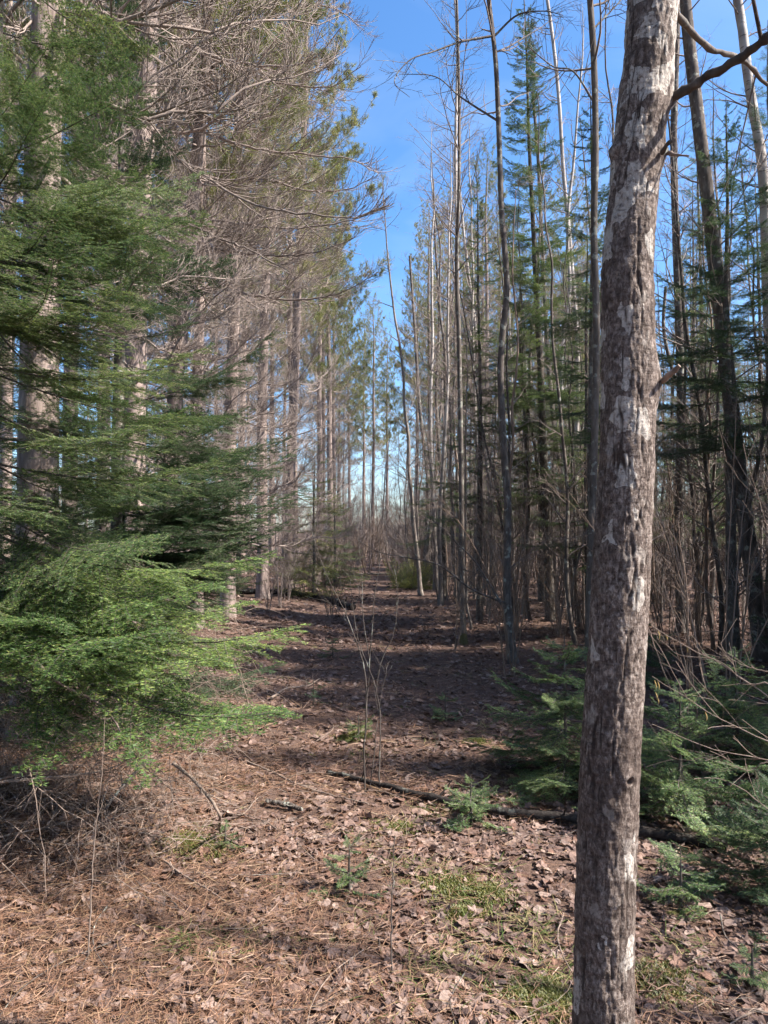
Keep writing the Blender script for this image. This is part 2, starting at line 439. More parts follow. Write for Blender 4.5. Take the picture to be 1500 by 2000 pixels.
def euler_mats(rx, ry, rz):
    cx, sx, cy, sy, cz, sz = np.cos(rx), np.sin(rx), np.cos(ry), np.sin(ry), np.cos(rz), np.sin(rz)
    m = np.empty((len(rx), 3, 3))
    m[:, 0, 0] = cz * cy; m[:, 0, 1] = cz * sy * sx - sz * cx; m[:, 0, 2] = cz * sy * cx + sz * sx
    m[:, 1, 0] = sz * cy; m[:, 1, 1] = sz * sy * sx + cz * cx; m[:, 1, 2] = sz * sy * cx - cz * sx
    m[:, 2, 0] = -sy; m[:, 2, 1] = cy * sx; m[:, 2, 2] = cy * cx
    return m

def leaf_mesh(rng, kind, size):
    o = leaf_outline(kind); n = len(o)
    inner = o * 0.55 + rng.normal(0, 0.02, o.shape)
    pts = np.vstack([o, inner, [[0, 0.02]]])
    ca, cb = rng.uniform(-0.9, 1.4), rng.uniform(-0.5, 0.9); th = rng.uniform(0, 3.14)
    a = pts[:, 0] * math.cos(th) + pts[:, 1] * math.sin(th)
    z = ca * a ** 2 + cb * pts[:, 0] ** 2 + rng.normal(0, 0.035, len(pts)) + 0.12 * np.abs(pts[:, 0]) * rng.uniform(-1, 1)
    v = np.c_[pts, z] * size
    q = [(i, (i + 1) % n, n + (i + 1) % n, n + i) for i in range(n)]
    t = [(n + i, n + (i + 1) % n, 2 * n) for i in range(n)]
    mb = MB(); mb.add(v, q, t)
    st = np.array([[0, -0.5, z[0]], [rng.normal(0, 0.05), -0.7, 0.05], [rng.normal(0, 0.12), -0.95, rng.uniform(0, 0.2)]]) * size
    tubes(mb, st, np.array([0.012, 0.010, 0.006]) * size, 3)
    return mb.mesh('dry_leaf', [M_LEAF], False)

def clear_of_moss(x, y):
    return fbm(x * 1.1 + 40, y * 1.1, 21, 3)

def build_leaf_litter():
    rng = RNG(11)
    # the 300 nearest leaves are pieces of their own
    variants = [leaf_mesh(rng, k % 3 if k % 2 else 0, 1.0) for k in range(16)]
    pts = []
    while len(pts) < 300:
        y = 2.25 + abs(rng.normal(0, 0.55)); x = rng.uniform(-0.62, 0.62) * y
        pts.append((x, y))
    for k, (x, y) in enumerate(pts):
        s = rng.uniform(0.03, 0.068)
        o = part('leaf', variants[rng.randint(16)], GROUND, (x, y, float(gh(x, y)) + 0.012 + rng.uniform(0, 0.012)),
                 (rng.normal(0, 0.24), rng.normal(0, 0.24), rng.uniform(0, 6.3)), s)
    mb = MB()
    def scatter(n, ymin, ymax, smin, smax, dens_seed, lift):
        u = rng.rand(n); y = ymin * (ymax / ymin) ** u if ymax / ymin > 2 else rng.uniform(ymin, ymax, n)
        x = rng.uniform(-0.68, 0.68, n) * (y + 0.8)
        keep = rng.rand(n) < np.clip(1.25 - 0.55 * (x < -0.6) * (y < 5) - 0.5 * (clear_of_moss(x, y) > 0.62), 0.25, 1)
        x, y = x[keep], y[keep]; n = len(x)
        kinds = rng.choice(3, n, p=[0.4, 0.3, 0.3])
        for kd in range(3):
            s = kinds == kd; m = s.sum()
            o = leaf_outline(kd); k = len(o)
            pts = np.vstack([o, [[0, 0.03]]])
            c1 = rng.uniform(-0.6, 0.9, (m, 1)); th = rng.uniform(0, 3.14, (m, 1))
            a = pts[None, :, 0] * np.cos(th) + pts[None, :, 1] * np.sin(th)
            z = c1 * a ** 2 + rng.normal(0, 0.07, (m, k + 1))
            v = np.concatenate([np.broadcast_to(pts[None], (m, k + 1, 2)), z[..., None]], 2) * rng.uniform(smin, smax, (m, 1, 1))
            R = euler_mats(rng.normal(0, 0.24, m), rng.normal(0, 0.24, m), rng.uniform(0, 6.3, m))
            v = np.einsum('mij,mkj->mki', R, v)
            v += np.c_[x[s], y[s], gh(x[s], y[s]) + lift + rng.uniform(0, 0.014, m)][:, None]
            b = (np.arange(m) * (k + 1))[:, None, None]
            i = np.arange(k)
            t = (b + np.stack([i, (i + 1) % k, np.full(k, k)], -1)[None]).reshape(-1, 3)
            mb.add(v.reshape(-1, 3), None, t)
    scatter(8600, 1.9, 4.2, 0.022, 0.062, 1, 0.006)
    scatter(17000, 3.6, 14, 0.032, 0.072, 2, 0.006)
    scatter(13000, 11, 45, 0.07, 0.12, 3, 0.01)
    o = part('leaf_litter', mb.mesh('leaf_litter', [M_LEAF], False))
    tag(o, 'layer of dry brown fallen leaves over the forest floor', 'leaf litter', None, 'stuff')
    # shed pine needles
    mb = MB()
    def needles(n, y0, y1, w, l0, l1, bias):
        y = y0 * (y1 / y0) ** rng.rand(n)
        x = rng.uniform(-0.68, 0.68, n) * (y + 0.8)
        pr = np.clip(0.45 - 0.4 * x / (0.5 * y) * bias + 0.5 * (vnoise(x * 1.3, y * 1.3, 31) - 0.5), 0.1, 1)
        k = rng.rand(n) < pr; x, y = x[k], y[k]; n = len(x)
        a = rng.uniform(0, 6.3, n); L = rng.uniform(l0, l1, n)
        d = np.c_[np.cos(a), np.sin(a), rng.normal(0.05, 0.17, n)]
        p = np.c_[x, y, gh(x, y) + 0.014 + np.abs(rng.normal(0, 0.013, n))]
        s = np.c_[-np.sin(a), np.cos(a), rng.normal(0, 0.5, n)] * w
        bow = np.c_[-np.sin(a), np.cos(a), np.full(n, 0.3)] * (rng.normal(0, 0.10, n) * L)[:, None]
        m = p + d * (L * 0.5)[:, None] + bow; e = p + d * L[:, None]
        v = np.stack([p - s, p + s, m - s, m + s, e], 1)
        b = (np.arange(n) * 5)[:, None]
        mb.add(v.reshape(-1, 3), b + np.array([[0, 1, 3, 2]]), b + np.array([[2, 3, 4]]))
    needles(95000, 2.0, 5.5, 0.0009, 0.05, 0.11, 1.25)
    needles(45000, 4.5, 14, 0.0016, 0.08, 0.16, 0.8)
    o = part('needle_litter', mb.mesh('needle_litter', [M_DRY], False))
    tag(o, 'rust coloured pine needles shed over the forest floor', 'needle litter', None, 'stuff')
build_leaf_litter()

def build_grass():
    rng = RNG(21); mb = MB(); moss = MB()
    spots = [ground(*p) + np.array([0, 0, 0]) for p in
             [(880, 1745), (960, 1730), (930, 1780), (1000, 1800), (1040, 1840), (1080, 1870), (1090, 1830), (840, 1720), (910, 1850), (1060, 1950), (380, 1660),
              (410, 1830), (360, 1850), (800, 1620), (860, 1600), (700, 1420), (950, 1420), (1320, 1860), (1090, 1955), (760, 1950), (450, 1840), (1300, 1910), (720, 1640),
              (940, 1560), (1000, 1900), (870, 1890), (790, 1700)]]
    tufts = [(s[0] + rng.normal(0, 0.05), s[1] + rng.normal(0, 0.05), 1.0) for s in spots for _ in range(2)]
    for _ in range(90):
        y = rng.uniform(2.2, 9); x = rng.normal(0.25, 0.35) * y * 0.5
        tufts.append((x, y, rng.uniform(0.4, 0.9)))
    for (x, y, s) in tufts:
        n = int(20 * s)
        a = rng.uniform(0, 6.3, n)
        p = np.c_[x + rng.normal(0, 0.045, n), y + rng.normal(0, 0.045, n), np.zeros(n)]; p[:, 2] = gh(p[:, 0], p[:, 1])
        L = rng.uniform(0.03, 0.12, n) * s
        d = np.c_[np.cos(a) * 1.1, np.sin(a) * 1.1, np.ones(n)]
        P = grow(p, d, L, 4, rng, 0.06, (0, 0, -0.25)) + 0
        P[:, 1:] += np.c_[np.cos(a), np.sin(a), np.zeros(n)][:, None] * (L * 0.15)[:, None, None] * np.arange(1, 4)[None, :, None]
        w = nrm(np.c_[-np.sin(a), np.cos(a), np.zeros(n)])[:, None] * (np.array([0.0016, 0.0018, 0.0013, 0.0003]))[None, :, None]
        V = np.stack([P - w, P + w], 2).reshape(n, 8, 3)
        b = (np.arange(n) * 8)[:, None, None]
        mb.add(V.reshape(-1, 3), (b + np.array([[0, 1, 3, 2], [2, 3, 5, 4], [4, 5, 7, 6]])[None]).reshape(-1, 4))
    o = part('grass', mb.mesh('grass', [M_GRASS], False))
    tag(o, 'thin tufts of green and straw coloured grass in the leaf litter', 'grass', None, 'stuff')
    ms = [ground(*p) for p in [(880, 1735), (940, 1745), (1060, 1955), (1090, 1965), (410, 1660), (1020, 1960), (900, 1790), (370, 1650), (930, 1450), (690, 1440), (780, 1620), (1290, 1920)]]
    for c in ms:
        n = 2200; r = rng.uniform(0.04, 0.09)
        x = c[0] + rng.normal(0, r, n); y = c[1] + rng.normal(0, r * 0.9, n)
        a = rng.uniform(0, 6.3, n); L = rng.uniform(0.008, 0.02, n)
        rr = np.exp(-((x - c[0]) ** 2 + (y - c[1]) ** 2) / (2 * r * r))
        p = np.c_[x, y, gh(x, y) + 0.016 * rr + 0.004]
        d = nrm(np.c_[np.cos(a), np.sin(a), np.full(n, 0.9)]); s = np.c_[-np.sin(a), np.cos(a), np.zeros(n)] * 0.0028
        v = np.stack([p, p + d * (L / 2)[:, None] - s, p + d * L[:, None], p + d * (L / 2)[:, None] + s], 1)
        moss.add(v.reshape(-1, 3), (np.arange(n) * 4)[:, None] + np.arange(4)[None])
    o = part('moss', moss.mesh('moss', [M_MOSS], False))
    tag(o, 'yellow green moss cushions between the fallen leaves', 'moss', None, 'stuff')
build_grass()

# ------------------------------------------------------------------ the maple in the foreground
MAPLE_Y = 1.92
def build_maple():
    cl = [(1176, 2140), (1178, 2000), (1184, 1700), (1191, 1500), (1203, 1300), (1216, 1060), (1224, 900), (1227, 730), (1225, 530), (1235, 400), (1243, 300), (1256, 200), (1275, 0)]
    pts = [at(x, y, MAPLE_Y) for x, y in cl]
    b = pts[0].copy(); b[2] = float(gh(b[0], b[1])) - 0.06
    pts[0] = b
    top = pts[-1]
    pts += [top + np.array([0.10, 0.05, 1.2]), top + np.array([0.16, 0.15, 3.0]), top + np.array([0.1, 0.2, 5.5]), top + np.array([0.25, 0.1, 8.0])]
    org = pts[0].copy()
    pts = np.array(pts) - org
    S, K = 150, 1150
    # denser rings in the visible part
    path = smooth_path(pts, 400)
    zz = np.r_[np.linspace(0, 3.35, 1000), np.linspace(3.35, path[-1, 2], 160)[1:]]
    path = np.stack([np.interp(zz, path[:, 2], path[:, 0]), np.interp(zz, path[:, 2], path[:, 1]), zz], 1)
    K = len(zz)
    rad = np.interp(zz, [0, 0.15, 0.5, 1.2, 2.2, 2.5, 3.3, 6, 11.2], [0.118, 0.096, 0.0885, 0.0865, 0.080, 0.0765, 0.079, 0.055, 0.016]) * 0.915
    an = np.arange(S) * 2 * math.pi / S
    A, Z = np.meshgrid(an, zz)
    # periodic noise: sample on a cylinder by blending
    def cyl(f, fa, fz, seed, o=3):
        u = A / (2 * math.pi); w = np.clip((u - 0.85) / 0.15, 0, 1)
        n1 = fbm(u * fa, Z * fz, seed, o); n2 = fbm((u - 1) * fa, Z * fz, seed, o)
        return n1 * (1 - w) + n2 * w
    big = cyl(0, 4, 5, 50, 3) - 0.5
    med = cyl(0, 32, 24, 60, 4) - 0.5
    fine = cyl(0, 60, 45, 65, 3) - 0.5
    band = cyl(0, 7, 70, 67, 2) - 0.5
    rid = np.abs(cyl(0, 24, 6.5, 70, 3) - 0.5) * 2
    fis = np.clip(1 - rid / 0.16, 0, 1) * np.clip((cyl(0, 16, 11, 80, 2) - 0.42) * 5, 0, 1)
    rid2 = np.abs(cyl(0, 34, 5, 73, 3) - 0.5) * 2
    fis2 = np.clip(1 - rid2 / 0.13, 0, 1) * np.clip((cyl(0, 20, 8, 83, 2) - 0.45) * 5, 0, 1)
    hor = np.clip(1 - np.abs(cyl(0, 6, 22, 90, 3) - 0.5) * 2 / 0.05, 0, 1) * np.clip((cyl(0, 14, 14, 95, 2) - 0.6) * 8, 0, 1)
    fis = np.clip(0.9 * fis + 0.5 * fis2 + 0.5 * hor, 0, 1)
    disp = 0.006 * big + 0.0065 * med + 0.004 * fine + 0.002 * band - 0.0045 * fis - 0.006
    R = rad[:, None] + disp
    # knots and stub swellings: (angle, z, size, height)
    def bump(a0, z0, sa, sz, h):
        da = np.arctan2(np.sin(A - a0), np.cos(A - a0)) * rad[:, None]
        return h * np.exp(-(da / sa) ** 2 - ((Z - z0) / sz) ** 2)
    zof = lambda py: at(1200, py, MAPLE_Y)[2] - org[2]
    R += bump(0.0, zof(750), 0.05, 0.06, 0.016) + bump(-1.2, zof(1505), 0.022, 0.02, 0.014) - bump(-1.2, zof(1508), 0.009, 0.008, 0.022)
    R += bump(0.1, zof(190), 0.045, 0.06, 0.014) + bump(-0.2, zof(305), 0.03, 0.04, 0.012) + bump(3.3, zof(300), 0.02, 0.02, 0.014) + bump(-1.4, zof(215), 0.03, 0.02, 0.008)
    V = path[:, None] + np.stack([np.cos(A) * R, np.sin(A) * R, 0 * A], -1)
    I = np.arange(K * S).reshape(K, S); J = np.roll(I, -1, 1)
    q = np.stack([I[:-1], J[:-1], J[1:], I[1:]], -1).reshape(-1, 4)
    mb = MB(); mb.add(V.reshape(-1, 3), q)
    me = mb.mesh('maple_trunk', [M_MAPLE])
    attr = me.attributes.new('fissure', 'FLOAT', 'POINT'); attr.data.foreach_set('value', fis.ravel().astype(np.float32))
    root = thing('maple_tree', org, 'grey barked maple with pale lichen blotches standing right in front of the camera', 'tree')
    part('trunk', me, root)
    def bough(pxs, r0, r1, K=40, name='branch', mat=M_DARKBARK, sub=0, seed=1):
        P = np.array([at(p[0], p[1], p[2] if p[2] == MAPLE_Y else p[2] - 0.2) for p in pxs]) - org
        P = smooth_path(P, K); m = MB()
        rng = RNG(seed)
        P[1:-1] += rng.normal(0, r0 * 0.12, P[1:-1].shape)
        R = np.linspace(r0, r1, K) * (1 + 0.15 * rng.normal(size=K))
        tubes(m, P, np.clip(R, r1 * 0.6, None), 10, 0, True)
        if sub:
            idx = np.zeros(sub, int); t = rng.uniform(0.3, 0.98, sub)
            p, tan, r = sample(P[None], R[None], idx, t)
            d = nrm(0.7 * tan + 0.7 * side_dir(tan, rng)); L = rng.uniform(0.25, 0.8, sub)
            Q = grow(p, d, L, 7, rng, 0.12, (0, 0, 0.05)); tubes(m, Q, lin(r * 0.4, np.full(sub, 0.0012), 7), 4)
            n2 = sub * 4; ii = rng.randint(0, sub, n2); rr = lin(r * 0.4, np.full(sub, 0.0012), 7)
            p, tan, r2 = sample(Q, rr, ii, rng.uniform(0.25, 0.95, n2))
            d = nrm(0.7 * tan + 0.6 * side_dir(tan, rng))
            tubes(m, grow(p, d, rng.uniform(0.08, 0.3, n2), 4, rng, 0.12), lin(r2 * 0.6, np.full(n2, 0.001), 4), 3)
        return part(name, m.mesh(name, [mat]), root)
    bough([(1296, 198, MAPLE_Y), (1330, 182, 2.10), (1380, 150, 2.06), (1450, 112, 2.0), (1500, 70, 1.95), (1600, -20, 1.9), (1760, -120, 1.9)], 0.0125, 0.008, 50, sub=6, seed=3)
    bough([(1322, 28, MAPLE_Y), (1345, 55, 2.18), (1385, 95, 2.24), (1430, 108, 2.30), (1465, 130, 2.36), (1500, 165, 2.42), (1580, 190, 2.5), (1720, 150, 2.6)], 0.0085, 0.004, 40, mat=M_GREYBARK, sub=5, seed=4)
    bough([(1275, 752, MAPLE_Y), (1292, 745, 2.10), (1310, 730, 2.07), (1327, 714, 2.05)], 0.0085, 0.006, 12, 'branch_stub', M_DEADW, seed=5)
    bough([(1290, 304, MAPLE_Y), (1305, 300, 2.10), (1325, 303, 2.07), (1345, 305, 2.04)], 0.006, 0.002, 10, 'branch_stub', M_DEADW, seed=6)
    bough([(1300, 292, 2.07), (1292, 300, 2.05), (1303, 283, 2.02), (1316, 276, 1.99)], 0.008, 0.004, 10, 'branch_stub', M_DARKBARK, seed=7)
    # leafless crown above the frame
    rng = RNG(9); m = MB()
    n = 26; t = rng.uniform(0.52, 0.98, n)
    Pm = path[None]; Rm = rad[None]
    p, tan, r = sample(Pm, Rm, np.zeros(n, int), np.interp(t, zz / zz[-1], np.linspace(0, 1, K)))
    d = nrm(0.6 * tan + 0.8 * side_dir(tan, rng)); L = rng.uniform(1.0, 2.6, n)
    Q = grow(p, d, L, 9, rng, 0.1, (0, 0, 0.07)); rr = lin(r * 0.42, np.full(n, 0.003), 9); tubes(m, Q, rr, 5)
    n2 = n * 7; ii = rng.randint(0, n, n2); p, tan, r = sample(Q, rr, ii, rng.uniform(0.2, 0.97, n2))
    d = nrm(0.7 * tan + 0.7 * side_dir(tan, rng)); Q2 = grow(p, d, rng.uniform(0.3, 1.0, n2), 6, rng, 0.12, (0, 0, 0.06)); r2 = lin(r * 0.55, np.full(n2, 0.0018), 6); tubes(m, Q2, r2, 4)
    n3 = n2 * 3; ii = rng.randint(0, n2, n3); p, tan, r = sample(Q2, r2, ii, rng.uniform(0.2, 0.97, n3))
    d = nrm(0.7 * tan + 0.7 * side_dir(tan, rng)); tubes(m, grow(p, d, rng.uniform(0.12, 0.4, n3), 4, rng, 0.1), lin(r * 0.6, np.full(n3, 0.0012), 4), 3)
    part('crown', m.mesh('maple_crown', [M_GREYBARK]), root)
build_maple()

# ------------------------------------------------------------------ fir branches
def add_needles(mb, P, Ls, density, nl, width, rng, up=(0, 0, 1), t0=0.0, mat=1, flat=0.35, jit=0.25):
    cnt = np.maximum((Ls * density).astype(int), 1)
    idx = np.repeat(np.arange(len(P)), cnt); n = len(idx)
    t = rng.uniform(t0, 1.0, n)
    p, tan, _ = sample(P, np.zeros(P.shape[:2]), idx, t)
    sgn = np.where(rng.rand(n) < 0.5, -1.0, 1.0)
    s = side_dir(tan, rng, up, sgn); u = np.asarray(up, float)
    d = nrm(tan * rng.uniform(0.25, 0.75, (n, 1)) + s + u * (rng.normal(flat * 0.6, flat, (n, 1))) + rng.normal(0, jit * 0.4, (n, 3)))
    L = nl * rng.uniform(0.65, 1.1, n) * np.clip(1.25 - 0.5 * t, 0.6, 1.1)
    w = nrm(np.cross(d, u + rng.normal(0, 0.4, (n, 3)))) * (width * 0.5)
    m = p + d * (L * 0.45)[:, None]; e = p + d * L[:, None]
    v = np.stack([p, m - w, e, m + w], 1)
    mb.add(v.reshape(-1, 3), (np.arange(n) * 4)[:, None] + np.arange(4)[None], mat=mat)

def fir_branch(seed, L, nside, dens, nl=0.020, w=0.0022, bare=0.12, droop=0.10, sub_gap=0.035, wood_r=0.006, flat=0.16, jit=0.12):
    rng = RNG(seed); mb = MB()
    K = 10; t = np.linspace(0, 1, K)
    P = np.c_[t * L, 0.05 * L * np.sin(t * 3 + rng.uniform(0, 6)) * t, -droop * L * np.sin(t * 2.2) + 0.10 * L * t ** 3][None]
    R = lin([wood_r * (0.4 + 0.6 * L)], [0.0012], K)
    tubes(mb, P, R, 5, 0)
    ts = np.sort(np.clip(np.linspace(bare, 0.98, nside) + rng.normal(0, 0.012, nside), 0.03, 0.985))
    sg = np.where(np.arange(nside) % 2 == 0, 1.0, -1.0)
    p, tan, r = sample(P, R, np.zeros(nside, int), ts)
    s = side_dir(tan, rng, (0, 0, 1), sg)
    an = np.radians(rng.normal(52, 8, nside))[:, None]
    d = tan * np.cos(an) + s * np.sin(an) + np.array([0, 0, 1.0]) * rng.normal(-0.05, 0.10, (nside, 1))
    rel = (ts - bare) / (1 - bare)
    Ls = L * 0.46 * np.clip(np.minimum(rel * 3.5 + 0.35, 1) * (1 - rel) ** 0.75 + 0.06, 0.05, 1) * rng.uniform(0.6, 1.15, nside)
    gone = rng.rand(nside) < 0.10
    Ls = np.where(gone, Ls * 0.3, Ls)
    Q = grow(p, d, Ls, 6, rng, 0.04, (0.06, 0, -0.035)); RQ = lin(np.clip(r * 0.5, 0.0012, 0.003), np.full(nside, 0.0008), 6)
    tubes(mb, Q, RQ, 3, 0)
    cnt = np.maximum((Ls / sub_gap).astype(int), 0)
    idx = np.repeat(np.arange(nside), cnt); n = len(idx)
    if n:
        k = np.concatenate([np.arange(c) for c in cnt]) if n else np.zeros(0)
        tt = np.clip(0.12 + 0.84 * (k + 0.5) / cnt[idx] + rng.normal(0, 0.01, n), 0.05, 0.97)
        p, tan, r = sample(Q, RQ, idx, tt)
        s = side_dir(tan, rng, (0, 0, 1), np.where(k % 2 == 0, 1.0, -1.0))
        an = np.radians(rng.normal(48, 8, n))[:, None]
        d = tan * np.cos(an) + s * np.sin(an) + np.array([0, 0, 1.0]) * rng.normal(-0.03, 0.10, (n, 1))
        L2 = Ls[idx] * 0.42 * (1 - tt) ** 0.8 * rng.uniform(0.6, 1.2, n) + 0.018
        Q2 = grow(p, d, L2, 4, rng, 0.05, (0.03, 0, -0.03))
        tubes(mb, Q2, lin(np.full(n, 0.0009), np.full(n, 0.0006), 4), 3, 0)
        add_needles(mb, Q2, L2 + 0.01, dens, nl, w, rng, flat=flat, jit=jit)
    add_needles(mb, Q, Ls, dens, nl, w, rng, t0=0.05, flat=flat, jit=jit)
    add_needles(mb, P, np.array([L]), dens, nl, w, rng, t0=0.35, flat=flat, jit=jit)
    return mb

FB_LONG = [(fir_branch(100 + k, 1.5, 42, 400, 0.024, 0.0034, sub_gap=0.040), 1.5) for k in range(5)]
FB_MID = [(fir_branch(120 + k, 0.85, 30, 420, 0.023, 0.0033, sub_gap=0.036), 0.85) for k in range(4)]
FB_SHORT = [(fir_branch(140 + k, 0.42, 20, 520, 0.021, 0.0030, bare=0.08, sub_gap=0.03), 0.42) for k in range(4)]
FB_TINY = [(fir_branch(160 + k, 0.18, 12, 600, 0.018, 0.0028, bare=0.05, sub_gap=0.03), 0.18) for k in range(3)]
FB_FAR = [(fir_branch(180 + k, 1.2, 28, 150, 0.030, 0.006, sub_gap=0.06, flat=0.3, jit=0.25), 1.2) for k in range(4)]

def dead_fir_branch(seed, L):
    """bare grey twiggy lower branch"""
    rng = RNG(seed); mb = MB(); K = 9
    P = grow(np.zeros((1, 3)), [[1, 0, 0.0]], [L], K, rng, 0.06, (0, 0, -0.05)); R = lin([0.006 * (0.5 + L / 2)], [0.0012], K)
    tubes(mb, P, R, 4)
    n = 22; ts = rng.uniform(0.12, 0.97, n)
    p, tan, r = sample(P, R, np.zeros(n, int), ts)
    s = side_dir(tan, rng, (0, 0, 1), np.where(rng.rand(n) < 0.5, -1.0, 1.0))
    d = nrm(tan * 0.7 + s * 0.7 + np.array([0, 0, 1]) * rng.normal(-0.1, 0.25, (n, 1)))
    Ls = L * 0.4 * (1.1 - ts) * rng.uniform(0.4, 1.2, n); Q = grow(p, d, Ls, 6, rng, 0.10, (0, 0, -0.06)); RQ = lin(r * 0.5, np.full(n, 0.0009), 6)
    tubes(mb, Q, RQ, 3)
    n2 = 90; ii = rng.randint(0, n, n2); p, tan, r = sample(Q, RQ, ii, rng.uniform(0.15, 0.97, n2))
    d = nrm(tan * 0.7 + 0.7 * side_dir(tan, rng) + np.array([0, 0, -0.2])); tubes(mb, grow(p, d, rng.uniform(0.04, 0.2, n2), 4, rng, 0.14, (0, 0, -0.06)), lin(r * 0.6, np.full(n2, 0.0007), 4), 3)
    return mb
DEADFIR = [(dead_fir_branch(200 + k, 1.2), 1.2) for k in range(4)]

_mesh_cache = {}
def vmesh(key, mb, mats):
    if key not in _mesh_cache: _mesh_cache[key] = mb.mesh(key.rsplit('#')[0], mats)
    return _mesh_cache[key]

def trunk_mesh(name, P, R, S, mat, seed, rough=0.06, fa=9, fz=3):
    """a trunk with uneven bark relief along a path P"""
    K = len(P); an = np.arange(S) * 2 * math.pi / S
    s = np.r_[0, np.cumsum(np.linalg.norm(np.diff(P, axis=0), axis=1))]
    A, Z = np.meshgrid(an / (2 * math.pi), s)
    w = np.clip((A - 0.8) / 0.2, 0, 1)
    f = lambda sd: fbm(A * fa, Z * fz, sd, 3) * (1 - w) + fbm((A - 1) * fa, Z * fz, sd, 3) * w
    n = f(seed); rid = np.clip(1 - np.abs(f(seed + 9) - 0.5) / 0.07, 0, 1)
    RR = R[:, None] * (1 + rough * 2 * (n - 0.5) - rough * 0.9 * rid)
    V = P[:, None] + np.stack([np.cos(2 * math.pi * A) * RR, np.sin(2 * math.pi * A) * RR, 0 * A], -1)
    I = np.arange(K * S).reshape(K, S); J = np.roll(I, -1, 1)
    mb = MB(); mb.add(V.reshape(-1, 3), np.stack([I[:-1], J[:-1], J[1:], I[1:]], -1).reshape(-1, 4))
    return mb.mesh(name, [mat])

def fir_tree(x, y, H, r, label, seed, maxlen, z0=0.3, name='fir_tree', lean=(0, 0), group=None, needles=None, gap=0.16, per=3, droop=-4, shape=0.85, dead=0, dens_skip=0.0, mode='near', cat='tree', rtrunk=None, upper=32, extra=(), young=0, pj=6, rj=0.12):  # young: how many leading extra boughs get sunlight painted into their tint
    needles = needles or T_FIR
    rng = RNG(seed)
    root = thing(name, base_at(x, y), label, cat, group)
    K = max(12, int(H * 6)); t = np.linspace(0, 1, K)
    P = np.c_[lean[0] * t * H + 0.015 * H * (fbm(t * 3, t * 0, seed, 2) - 0.5) * np.minimum(t * 4, 1), lean[1] * t * H + 0.015 * H * (fbm(t * 3, t * 0 + 9, seed + 1, 2) - 0.5) * np.minimum(t * 4, 1), t * H]
    R = r * (1 - t) ** 0.9 + min(0.003, r * 0.25) + 0.25 * r * np.exp(-t * H / 0.15)
    part('trunk', trunk_mesh('fir_trunk', P, R, 10, M_FIRBARK, seed, 0.06, 7, 8), root)
    z = z0; k = 0; az = rng.uniform(0, 6.3)
    wood = M_FIRBARK
    while z < H - 0.03:
        f = z / H
        l = maxlen * (1 - f) ** shape + 0.05
        m = per if f < 0.9 else 3
        for j in range(m):
            az += 2.399 + rng.normal(0, 0.25)
            if rng.rand() < dens_skip: continue
            li = l * rng.uniform(0.65, 1.12); zz = z + rng.uniform(-0.4, 0.4) * gap
            li = max(li, 0.06)
            if zz < 0.03: continue
            pool, pn = (FB_LONG, 'l') if li > 1.1 else (FB_MID, 'm') if li > 0.6 else (FB_SHORT, 's') if li > 0.28 else (FB_TINY, 't')
            if mode == 'far': pool, pn = FB_FAR, 'f'
            v = rng.randint(len(pool)); mb, L0 = pool[v]
            me = vmesh('fir_branch#%s%d' % (pn, v), mb, [wood, M_FIR])
            c = np.array([np.interp(zz, P[:, 2], P[:, i]) for i in range(3)])
            pit = math.radians(droop + (upper - droop) * f ** 1.6 + rng.normal(0, pj))
            part('branch', me, root, c, Euler((rng.normal(0, rj), -pit, az), 'XYZ'), li / L0, needles)
        z += gap * rng.uniform(0.8, 1.2) * (1 if f < 0.8 else 0.7); k += 1
    o0 = np.array(root.location)
    for k, (zz, tip) in enumerate(extra):
        c = np.array([np.interp(zz, P[:, 2], P[:, i]) for i in range(3)]); d = np.asarray(tip) - o0 - c
        li = np.linalg.norm(d); v = k % len(FB_LONG); mb, L0 = FB_LONG[v]
        me = vmesh('fir_branch#l%d' % v, mb, [wood, M_FIR])
        part('branch', me, root, c, Euler((rng.normal(0, 0.15), -math.asin(d[2] / li), math.atan2(d[1], d[0])), 'XYZ'), li / L0, needles if k >= young else tuple(a * b for a, b in zip(needles, (1.14, 1.2, 1.02))))  # leading boughs tinted brighter: sunlight put into the colour, not their age
    for j in range(dead):
        zz = rng.uniform(0.15, max(z0 + 0.6, 0.6)); az += 2.2
        mb, L0 = DEADFIR[j % 4]
        me = vmesh('dead_fir_branch#%d' % (j % 4), mb, [M_DEADW])
        c = [np.interp(zz, P[:, 2], P[:, i]) for i in range(3)]
        part('dead_branch', me, root, c, (rng.normal(0, 0.3), math.radians(rng.uniform(-5, 18)), az), rng.uniform(0.5, 1.1))
    return root

# the two firs that fill the left edge
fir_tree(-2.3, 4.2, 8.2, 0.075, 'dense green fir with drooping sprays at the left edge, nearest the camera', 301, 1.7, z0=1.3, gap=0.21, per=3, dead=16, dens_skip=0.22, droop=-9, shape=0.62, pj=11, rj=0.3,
         young=9, extra=[(1.15, at(592, 1235, 3.6)), (1.0, at(558, 1405, 3.3)), (1.15, at(430, 1300, 3.3)), (1.2, at(330, 1240, 3.15)), (1.25, at(120, 1215, 3.2)), (1.1, at(240, 1290, 3.1)),  # lower boughs listed first, their sunlight painted in by tint
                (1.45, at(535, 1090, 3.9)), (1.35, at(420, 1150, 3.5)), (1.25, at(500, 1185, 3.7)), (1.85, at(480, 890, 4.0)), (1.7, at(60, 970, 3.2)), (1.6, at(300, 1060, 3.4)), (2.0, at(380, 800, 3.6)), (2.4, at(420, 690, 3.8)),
                (2.9, at(330, 500, 3.7)), (2.6, at(250, 560, 3.4)), (3.6, at(280, 180, 3.8)), (3.2, at(300, 330, 3.8)), (3.4, at(110, 200, 3.5)), (3.0, at(130, 400, 3.4)), (3.8, at(120, 60, 3.6)), (2.7, at(90, 600, 3.3))])
